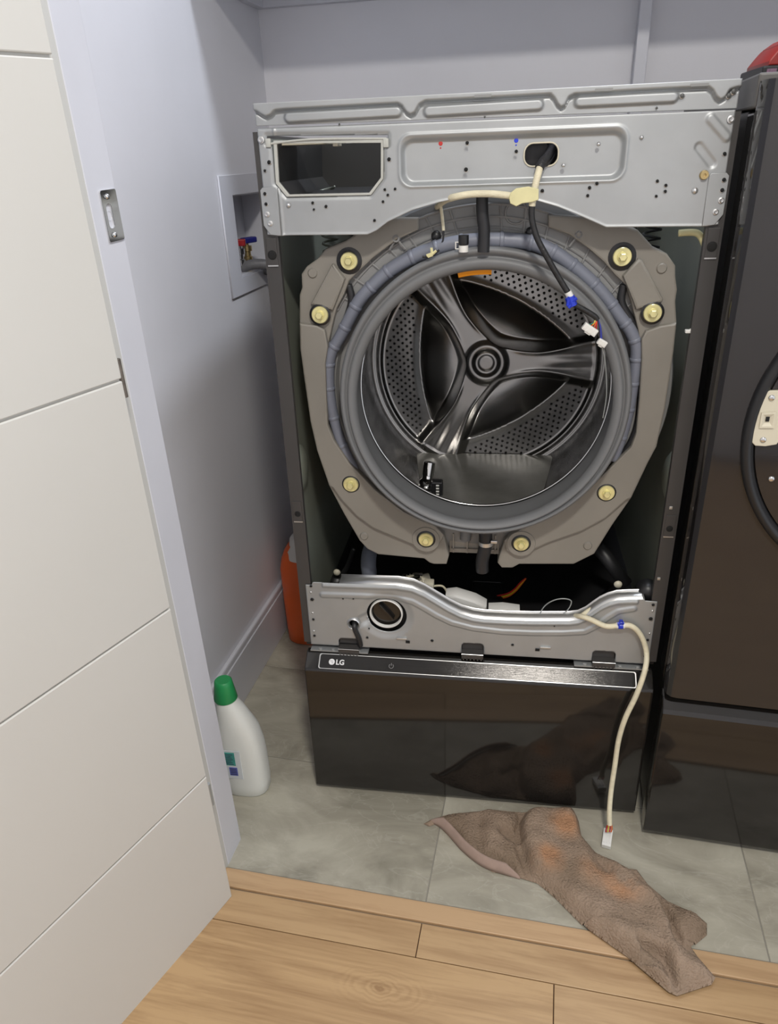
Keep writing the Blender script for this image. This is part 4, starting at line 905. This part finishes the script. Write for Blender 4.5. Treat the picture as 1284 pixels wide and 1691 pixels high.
# lower loom hanging over the lower panel to the floor
main = [(950, 1017, .012), (960, 1018, -.004), (975, 1023, -.011), (1000, 1034, -.014), (1022, 1033, -.014), (1042, 1034, -.014), (1058, 1050, -.015), (1067, 1078, -.022), (1064, 1108, -.045), (1050, 1148, -.056), (1032, 1186, -.058), (1021, 1222, -.060), (1015, 1262, -.066), (1009, 1302, -.078), (1006, 1335, -.094), (1006, 1362, -.106)]
ll = loom('lower_wiring_loom', P3(main), .0050, M['cream'], wm, 12, 10); ll['label'] = 'long cream cable hanging to the floor'
loom('cream_sleeve', P3([(961, 1016, .004), (972, 1008, .010), (985, 1001, .02)]), .0046, M['cream'], ll)
for mm, d in (('wred', -3), ('wora', 0), ('wyel', 3)): loom('thin_wire', P3([(982, 1003+d*.6, .018), (990, 997+d*.6, .025), (997, 992+d, .035)]), .0014, M[mm], ll, 6)
bm = bmesh.new(); tube(bm, P3([(1020, 1033, -.014), (1028, 1033, -.014)]), .0066, 10, 0)
for q in ([(1024, 1024), (1021, 1033)], [(1026, 1024), (1029, 1030)], [(1019, 1029), (1030, 1028)]): tube(bm, R_(q, -.020), .0018, 6, 0)
link('blue_tape_wrap', bm, M['blue'], ll); loom('white_band', P3([(1017, 1033, -.014), (1031, 1033, -.014)]), .0058, M['white'], ll, sm=0)
for k, mm in enumerate(('wred', 'wyel', 'wred', 'wora')):
    loom('thin_wire', P3([(1004+k*1.6, 1358, -.104), (1001+k*3, 1368, -.108), (1000+k*2.8, 1374, -.110)]), .0012, M[mm], ll, 6)
a_, b_ = atz(1004, 1371, .012), atz(1000, 1399, .006); u = (b_-a_).normalized(); n = Vector((0, 0, 1)); v = n.cross(u).normalized(); n = u.cross(v)
T = Matrix((u, v, n)).transposed().to_4x4(); T.translation = (a_+b_)/2; L_n = (b_-a_).length
bm = bmesh.new(); box(bm, -L_n/2, L_n/2, -.009, .009, -.005, .006, M=T, bev=.001)
for k in range(3): box(bm, -L_n*.3, L_n*.35, -.0075+k*.006, -.0045+k*.006, .006, .0072, M=T)
link('white_connector', bm, M['white'], ll)

# ================================================================ DRYER
DA = -.085
DMt = Matrix.Translation((.3505, -.09, 0)) @ Matrix.Rotation(DA, 4, 'Z')
def dbox(bm, *a, bev=0): box(bm, *a, M=DMt, bev=bev)
dpd = thing('dryer_pedestal', 'glossy black pedestal under the dryer at the right edge', 'pedestal', (.68, .25, 0))
bm = bmesh.new(); dbox(bm, .006, .686, .045, .76, .012, .348, bev=.003); link('body', bm, M['cab'], dpd)
bm = bmesh.new(); b = bmesh.new()
prof = [(.043, .014), (.004, .014), (0, .018), (0, .322), (.004, .330), (.020, .345), (.043, .350)]
extr_x(b, prof, 0, .686); bmesh.ops.transform(b, matrix=DMt, verts=b.verts); merge(bm, b)
o = link('drawer_front', bm, M['gloss'], dpd); bv = o.modifiers.new('b', 'BEVEL'); bv.width = .004; bv.segments = 3; bv.limit_method = 'ANGLE'
dy = thing('clothes_dryer', 'glossy black clothes dryer cut by the right edge of the picture', 'dryer', (.68, .25, .352))
bm = bmesh.new(); dbox(bm, .004, .690, .110, .78, .3525, 1.308, bev=.002)
link('cabinet', bm, M['cab'], dy)
bm = bmesh.new()
dbox(bm, .003, .69, .065, .108, .356, 1.305, bev=.002); dbox(bm, .006, .69, .046, .063, .356, 1.300, bev=.002); link('side_trim', bm, M['gloss'], dy)
# front panel with a rounded edge
prof = [(.044, .0), (.020, .0), (.009, .003), (.002, .010), (0, .020), (0, .67), (.009, .688), (.044, .69)]
bm = bmesh.new(); b = bmesh.new()
A = [b.verts.new((x, y, .362)) for y, x in prof]; B = [b.verts.new((x, y, 1.340)) for y, x in prof]; n = len(prof)
for i in range(n): b.faces.new((A[i], A[(i+1) % n], B[(i+1) % n], B[i]))
b.faces.new(A[::-1]); b.faces.new(B); bmesh.ops.transform(b, matrix=DMt, verts=b.verts); merge(bm, b)
fp = link('front_panel', bm, M['dgloss'], dy, smooth=True, angle=25)
bm = bmesh.new(); dbox(bm, -.002, .690, .047, .80, 1.3095, 1.350, bev=.003); link('top_cover', bm, mat('dryer_top_plastic', S(92, 90, 87), .45, var=.03), dy)
def dl(x, z, y=0): return DMt @ Vector((x, y, z))
dvec = (DMt.to_3x3() @ Vector((0, 1, 0)))
bm = bmesh.new(); lathe(bm, [(.256, .0), (.256, -.008), (.251, -.014), (.246, -.014), (.240, -.008), (.237, .0)], dl(.302, .880), dvec, 120); link('door_ring', bm, M['black'], dy, smooth=True, angle=60)
bm = bmesh.new(); lathe(bm, [(0, -.004), (.236, -.004), (.2375, .0)], dl(.302, .880), dvec, 120); rc = link('door_recess', bm, M['dgloss'], dy, smooth=True, angle=40)
# cream catch plate; local outline slants like the ring
dn = -dvec
def dpx(px, py): p = DMt.inverted() @ atp(px, py, dl(0, 0, -.004), dvec); return (p.x, p.z)
pl_o = [dpx(*q) for q in ((1262, 644), (1290, 643), (1296, 648), (1296, 680), (1288, 722), (1280, 732), (1262, 735), (1245, 734), (1239, 728), (1240, 706), (1248, 672), (1256, 649))]
bm = bmesh.new(); plate(bm, pl_o[::-1], -.010, .006, bevel=.0012, M=DMt); cp = link('catch_plate', bm, M['creamp'], dy, smooth=True, angle=40)
q = [dpx(*k) for k in ((1255, 679), (1279, 677), (1275, 704), (1251, 704))]; qi = [dpx(*k) for k in ((1258, 682), (1276, 681), (1272, 701), (1255, 701))]
bm = bmesh.new(); b = bmesh.new()
O = [b.verts.new((x, -.0105, z)) for x, z in q]; Q = [b.verts.new((x, -.0125, z)) for x, z in q]; I = [b.verts.new((x, -.0125, z)) for x, z in qi]; J = [b.verts.new((x*.5+.5*sum(k[0] for k in qi)/4, -.0102, z*.5+.5*sum(k[1] for k in qi)/4)) for x, z in qi]
for X_, Y_ in ((O, Q), (Q, I), (I, J)):
    for i in range(4): b.faces.new((X_[i], X_[(i+1) % 4], Y_[(i+1) % 4], Y_[i]))
bmesh.ops.transform(b, matrix=DMt, verts=b.verts); merge(bm, b); link('catch_socket', bm, M['creamp'], cp).location = (0, 0, 0)
bm = bmesh.new(); cx, cz = sum(k[0] for k in qi)/4, sum(k[1] for k in qi)/4; dbox(bm, cx-.003, cx+.002, -.0115, -.0102, cz-.002, cz+.005); link('catch_slot', bm, M['void'], cp).location = (0, 0, 0)
for px, py, par, yy in ((1272, 655, cp, -.010), (1258, 724, cp, -.010), (1273, 791, rc, -.004)):
    x, z = dpx(px, py); bm = bmesh.new(); lathe(bm, [(0, -.0022), (.0022, -.0024), (.0040, -.0018), (.0048, 0)], dl(x, z, yy), dvec, 14); link('screw', bm, M['chrome'], par, smooth=True).location = (0, 0, 0)

# red object on top of the dryer
rt = thing('red_tool_case', 'small red domed plastic case on a dark base on top of the dryer', 'case', (.47, .20, 1.350))
bx0 = at(1256, 112, .16)
bm = bmesh.new(); box(bm, bx0.x, bx0.x+.16, .15, .27, 1.3505, 1.3725, bev=.003); link('base', bm, M['black'], rt)
bm = bmesh.new(); box(bm, bx0.x+.006, bx0.x+.020, .1490, .151, 1.356, 1.368); 
o = link('label_patch', bm, mat('plum_label', S(120, 90, 110), .4, var=.3, vscale=300), rt)
for x0, x1, s_ in ((.008, .026, 0), (.0275, .155, 1)):
    bm = bmesh.new()
    prof = []
    for k in range(10):
        t = k/9
        xx = bx0.x+x0+(x1-x0)*t
        prof.append((xx, 1.3728+.040*math.sin(min(1, (x0+(x1-x0)*t-.004)/.045)*PI/2)))
    outl = prof+[(prof[-1][0], 1.3728), (prof[0][0], 1.3728)]
    plate(bm, outl[::-1], .153, .114, bevel=.002); link('shell', bm, M['red'], rt, smooth=True, angle=30)

# ================================================================ BOTTLES
def rr_ring(cx, cy, z, hx, hy, n=32, e=3.0, dx=0):
    out = []
    for k in range(n):
        t = 2*PI*k/n; c, s = math.cos(t), math.sin(t)
        out.append(Vector((cx+dx+hx*abs(c)**(2/e)*(1 if c > 0 else -1), cy+hy*abs(s)**(2/e)*(1 if s > 0 else -1), z)))
    return out
def loftrings(bm, rings, cap=True):
    V = [[bm.verts.new(p) for p in r] for r in rings]; n = len(V[0])
    for A, B in zip(V, V[1:]):
        for k in range(n): bm.faces.new((A[k], A[(k+1) % n], B[(k+1) % n], B[k]))
    if cap: bm.faces.new(V[0][::-1]); bm.faces.new(V[-1])
bt = thing('detergent_bottle', 'white detergent bottle with a green cap behind the door frame', 'bottle', (-.50, -.045, 0))
BX, BYY = -.500, -.045
prof = [(.000, .046, .034, 0), (.004, .050, .037, 0), (.03, .051, .038, 0), (.09, .0505, .038, 0), (.13, .049, .037, -.001), (.17, .044, .035, -.004), (.20, .037, .031, -.009), (.225, .029, .027, -.014), (.240, .023, .023, -.018), (.247, .0205, .0205, -.019)]
bm = bmesh.new(); loftrings(bm, [rr_ring(BX, BYY, z, hx, hy, 40, 2.8 if z < .2 else 2.2, dx) for z, hx, hy, dx in prof]); link('body', bm, M['bottle'], bt, smooth=True, angle=50)
bm = bmesh.new(); loftrings(bm, [rr_ring(BX-.020, BYY, z, h, h, 32, 2) for z, h in ((.2465, .0235), (.249, .025), (.285, .0195), (.293, .0185), (.2955, .016))]); link('cap', bm, M['green'], bt, smooth=True, angle=40)
bm = bmesh.new(); box(bm, BX-.036, BX+.008, BYY-.0392, BYY-.0375, .057, .137, bev=.0004); lb = link('label', bm, M['labelw'], bt)
bm = bmesh.new(); box(bm, BX-.028, BX-.004, BYY-.0400, BYY-.0390, .096, .132); link('teal_print', bm, M['labelg'], bt)
bm = bmesh.new(); box(bm, BX-.020, BX-.002, BYY-.0400, BYY-.0390, .067, .090); link('blue_print', bm, M['labelp'], bt)
bm = bmesh.new()
for k in range(7): box(bm, BX-.026, BX-.008-.002*(k % 3), BYY-.0404, BYY-.0396, .099+k*.0045, .1005+k*.0045)
for k in range(4): box(bm, BX-.018, BX-.004, BYY-.0404, BYY-.0396, .070+k*.005, .072+k*.005)
o = link('printed_lines', bm, M['ink'], bt); o['kind'] = 'stuff'

jg = thing('orange_jug', 'orange plastic jug with a grey collar between washer and left wall', 'bottle', (-.50, .52, 0))
JX, JY = -.492, .535
prof = [(.000, .058, .050), (.006, .064, .055), (.05, .066, .057), (.16, .068, .058), (.175, .0665, .057), (.185, .068, .058), (.24, .068, .058), (.27, .062, .054), (.295, .052, .046), (.312, .040, .036)]
bm = bmesh.new(); loftrings(bm, [rr_ring(JX, JY, z, hx, hy, 40, 2.8) for z, hx, hy in prof]); link('body', bm, M['orange'], jg, smooth=True, angle=50)
bm = bmesh.new(); lathe(bm, [(.050, -.034), (.046, -.014), (.036, .0), (.034, .018), (.028, .026), (.020, .027), (.018, .012), (0, .012)], (JX, JY-.008, .312), (0, 0, 1), 28, upv=(1, 0, 0)); link('collar', bm, mat('grey_collar', S(196, 194, 190), .4, var=.03), jg, smooth=True, angle=50)
bm = bmesh.new(); lathe(bm, [(0, .0), (.018, .0), (.016, .012), (0, .013)], (JX, JY-.008, .325), (0, 0, 1), 20, upv=(1, 0, 0)); link('spout', bm, M['red'], jg, smooth=True, angle=40)

# ================================================================ TOWEL
far = lambda q, z: (atz(q[0], q[1], z).x, atz(q[0], q[1], z).y)
tw = [(699, 1358, .006), (713, 1348, .01), (741, 1339, .012), (793, 1329, .02), (807, 1326, .022), (863, 1329, .024), (873, 1325, .03), (925, 1320, .032), (950, 1325, .03), (957, 1341, .03), (962, 1374, .024), (986, 1400, .018), (1028, 1423, .018), (1052, 1430, .012), (1070, 1454, .012), (1103, 1482, .012), (1150, 1503, .012), (1168, 1520, .010), (1167, 1543, .004), (1139, 1568, .0), (1150, 1581, .004), (1181, 1614, .008), (1174, 1628, .004), (1117, 1648, .002), (1103, 1642, .002), (1033, 1581, .004), (972, 1539, .003), (915, 1482, .002), (887, 1459, .002), (849, 1447, .002), (812, 1440, .002), (779, 1416, .001), (741, 1374, .001), (722, 1360, .002), (708, 1364, .003)]
TO = [far(q[:2], q[2]) for q in tw]
def zl(L, z=.02): return [far((680+a/2.126, 1280+b/2.126), z) for a, b in L]
sdT = sd_poly(TO)
creases = [(sd_line(zl([(325, 185), (355, 205), (375, 220), (395, 280), (415, 335), (440, 380)])), .016, .010),
           (sd_line(zl([(398, 100), (385, 140), (375, 180), (378, 215)])), .014, .009),
           (sd_line(zl([(235, 120), (230, 180), (245, 250), (290, 290)])), .006, .012),
           (sd_line(zl([(280, 260), (320, 290), (350, 310)])), .005, .008),
           (sd_line(zl([(745, 310), (800, 345), (850, 395), (885, 450), (915, 520), (925, 555)])), .014, .009),
           (sd_line(zl([(925, 555), (945, 595), (980, 615)])), .012, .009),
           (sd_line(zl([(800, 590), (850, 615), (885, 640), (910, 690), (930, 738)])), .012, .008),
           (sd_line(zl([(640, 255), (655, 300), (690, 330)])), .009, .014),
           (sd_line(zl([(750, 650), (820, 690), (870, 735)])), .008, .010),
           (sd_line(zl([(560, 150), (600, 250), (600, 330)])), -.006, .022)]
ridges = [(sd_line(zl([(450, 110), (420, 200), (450, 300), (520, 400), (640, 500), (760, 580)])), .010, .030),
          (sd_line(zl([(300, 120), (270, 180), (290, 240)])), .008, .020),
          (sd_line(zl([(850, 420), (900, 500), (905, 600), (930, 660), (1000, 700)])), .010, .014),
          (sd_line(zl([(560, 120), (590, 200), (660, 270), (740, 330), (800, 400)])), .008, .020),
          (sd_line(zl([(960, 500), (1000, 540)])), .006, .020)]
xs_ = np.array([p[0] for p in TO]); ys_ = np.array([p[1] for p in TO])
NX, NY = 330, 300
X, Yg = np.meshgrid(np.linspace(xs_.min()-.004, xs_.max()+.004, NX), np.linspace(ys_.min()-.004, ys_.max()+.004, NY))
D = sdT(X, Yg); e = 1e-4; gx_ = (sdT(X+e, Yg)-sdT(X-e, Yg))/(2*e); gy_ = (sdT(X, Yg+e)-sdT(X, Yg-e))/(2*e)
near = np.abs(D) < .0016; X2 = np.where(near, X-gx_*D, X); Y2 = np.where(near, Yg-gy_*D, Yg)
dep = np.maximum(-sdT(X2, Y2), 0)
Hh = .013*(1-np.exp(-dep/.010))
main_f = sd_poly(zl([(398, 85), (600, 85), (612, 200), (655, 250), (745, 305), (835, 368), (885, 450), (918, 530), (927, 585), (1000, 625), (1090, 710), (1060, 760), (930, 800), (740, 650), (610, 560), (490, 440), (425, 380), (388, 290), (360, 218), (379, 200), (375, 150)], .025))
Hh += .015*(1-np.exp(-np.maximum(-main_f(X2, Y2), 0)/.0045))*(1-np.exp(-dep/.014))
tuck = sd_poly(zl([(795, 585), (850, 602), (892, 625), (915, 670), (936, 742), (900, 715), (860, 680), (800, 655)], .02))
Hh -= .012*(1-np.exp(-np.maximum(-tuck(X2, Y2), 0)/.003))
for f, a, w_ in ridges: Hh += a*np.exp(-(f(X2, Y2)/w_)**2)*(1-np.exp(-dep/.012))
for f, a, w_ in creases: Hh -= 1.25*a*np.exp(-(f(X2, Y2)/w_)**2)*(1-np.exp(-dep/.008))
rng = np.random.RandomState(3)
nz_ = rng.rand(NY, NX); low = sum(np.sin(X*a+Yg*b+c)*.0010 for a, b, c in ((70, 40, 1), (-50, 90, 2), (120, -60, .3), (30, 130, 4)))
Hh = np.maximum(Hh+low*(dep > .004)+(nz_-.5)*.0022*sst(0, .006, dep), .0025)
base = np.where((math.cos(ROOM)*Y2-math.sin(ROOM)*X2) < -.286, .007, .001)
Zg = base+Hh*sst(-.001, .002, dep)
co = np.stack([X2, Y2, Zg], -1).reshape(-1, 3); idx = np.arange(NX*NY).reshape(NY, NX); ok = (D < .0016)
ok4 = ok[:-1, :-1] & ok[1:, :-1] & ok[:-1, 1:] & ok[1:, 1:]
q = np.stack([idx[:-1, :-1], idx[:-1, 1:], idx[1:, 1:], idx[1:, :-1]], -1)[ok4]
me = bpy.data.meshes.new('towel'); me.from_pydata(co.tolist(), [], q.tolist()); bm = bmesh.new(); bm.from_mesh(me)
bmesh.ops.delete(bm, geom=[v for v in bm.verts if not v.link_faces], context='VERTS')
def towel_mat():
    m = mat('terry_towel', S(142, 124, 110), .95, spec=.1); N, K = nodes(m); b = N['Principled BSDF']
    tc = N.new('ShaderNodeTexCoord')
    n1 = N.new('ShaderNodeTexNoise'); n1.inputs['Scale'].default_value = 9; n1.inputs['Detail'].default_value = 5
    n2 = N.new('ShaderNodeTexNoise'); n2.inputs['Scale'].default_value = 260; n2.inputs['Detail'].default_value = 3
    n3 = N.new('ShaderNodeTexNoise'); n3.inputs['Scale'].default_value = 14; n3.inputs['Detail'].default_value = 7
    for n in (n1, n2, n3): K.new(tc.outputs['Object'], n.inputs['Vector'])
    cr = N.new('ShaderNodeValToRGB'); e = cr.color_ramp.elements; e[0].position = .35; e[0].color = (*S(134, 116, 98), 1); e[1].position = .65; e[1].color = (*S(160, 140, 122), 1)
    K.new(n1.outputs[0], cr.inputs[0]); col = cr.outputs[0]
    # rust-coloured stains
    for (qx, qy), rad, amt in (((540, 170), .05, .7), ((480, 290), .045, .75), ((740, 370), .06, .7), ((640, 330), .05, .3)):
        c = far((680+qx/2.126, 1280+qy/2.126), .03)
        sb = N.new('ShaderNodeVectorMath'); sb.operation = 'SUBTRACT'; sb.inputs[1].default_value = (c[0], c[1], .03); K.new(tc.outputs['Object'], sb.inputs[0])
        ln = N.new('ShaderNodeVectorMath'); ln.operation = 'LENGTH'; K.new(sb.outputs[0], ln.inputs[0])
        mr = N.new('ShaderNodeMapRange'); mr.interpolation_type = 'SMOOTHSTEP'; mr.inputs[1].default_value = 0; mr.inputs[2].default_value = rad; mr.inputs[3].default_value = amt*2.2; mr.inputs[4].default_value = 0; K.new(ln.outputs['Value'], mr.inputs[0])
        r2 = N.new('ShaderNodeMapRange'); r2.inputs[1].default_value = .42; r2.inputs[2].default_value = .62; K.new(n3.outputs[0], r2.inputs[0])
        mu = N.new('ShaderNodeMath'); mu.operation = 'MULTIPLY'; mu.use_clamp = True; K.new(mr.outputs[0], mu.inputs[0]); K.new(r2.outputs[0], mu.inputs[1])
        mx = N.new('ShaderNodeMix'); mx.data_type = 'RGBA'; mx.inputs['B'].default_value = (*S(182, 140, 108), 1); K.new(mu.outputs[0], mx.inputs['Factor']); K.new(col, mx.inputs['A']); col = mx.outputs['Result']
    K.new(col, b.inputs['Base Color'])
    bp = N.new('ShaderNodeBump'); bp.inputs['Strength'].default_value = .9; bp.inputs['Distance'].default_value = .004; K.new(n2.outputs[0], bp.inputs['Height']); K.new(bp.outputs[0], b.inputs['Normal'])
    return m
M['towel'] = towel_mat()
two = thing('towel', 'crumpled brown terry towel with rusty stains on the floor', 'towel', (.16, -.2, 0))
link('cloth', bm, M['towel'], two, smooth=True)
hem = zl([(62, 158), (100, 178), (140, 218), (175, 258), (225, 300), (270, 325), (325, 343), (380, 358)], .006)
bm = bmesh.new(); V = []
hp = smoothpts([Vector((x, y, 0)) for x, y in hem], 6)
for i, p in enumerate(hp):
    t = (hp[min(i+1, len(hp)-1)]-hp[max(i-1, 0)]).normalized(); s = Vector((-t.y, t.x, 0)); k = min(1, i/6, (len(hp)-1-i)/6)+.05
    V.append([bm.verts.new(p-s*.002+Vector((0, 0, .002))), bm.verts.new(p-s*.001+Vector((0, 0, .009*k+.002))), bm.verts.new(p+s*.004*k+Vector((0, 0, .017*k+.003))), bm.verts.new(p+s*.008*k+Vector((0, 0, .020*k+.003)))])
for A, B in zip(V, V[1:]):
    for k in range(3): bm.faces.new((A[k], A[k+1], B[k+1], B[k]))
o = link('woven_hem', bm, mat('towel_hem', S(160, 138, 126), .9, var=.05, vscale=60), two, smooth=True); solid(o, .0015)
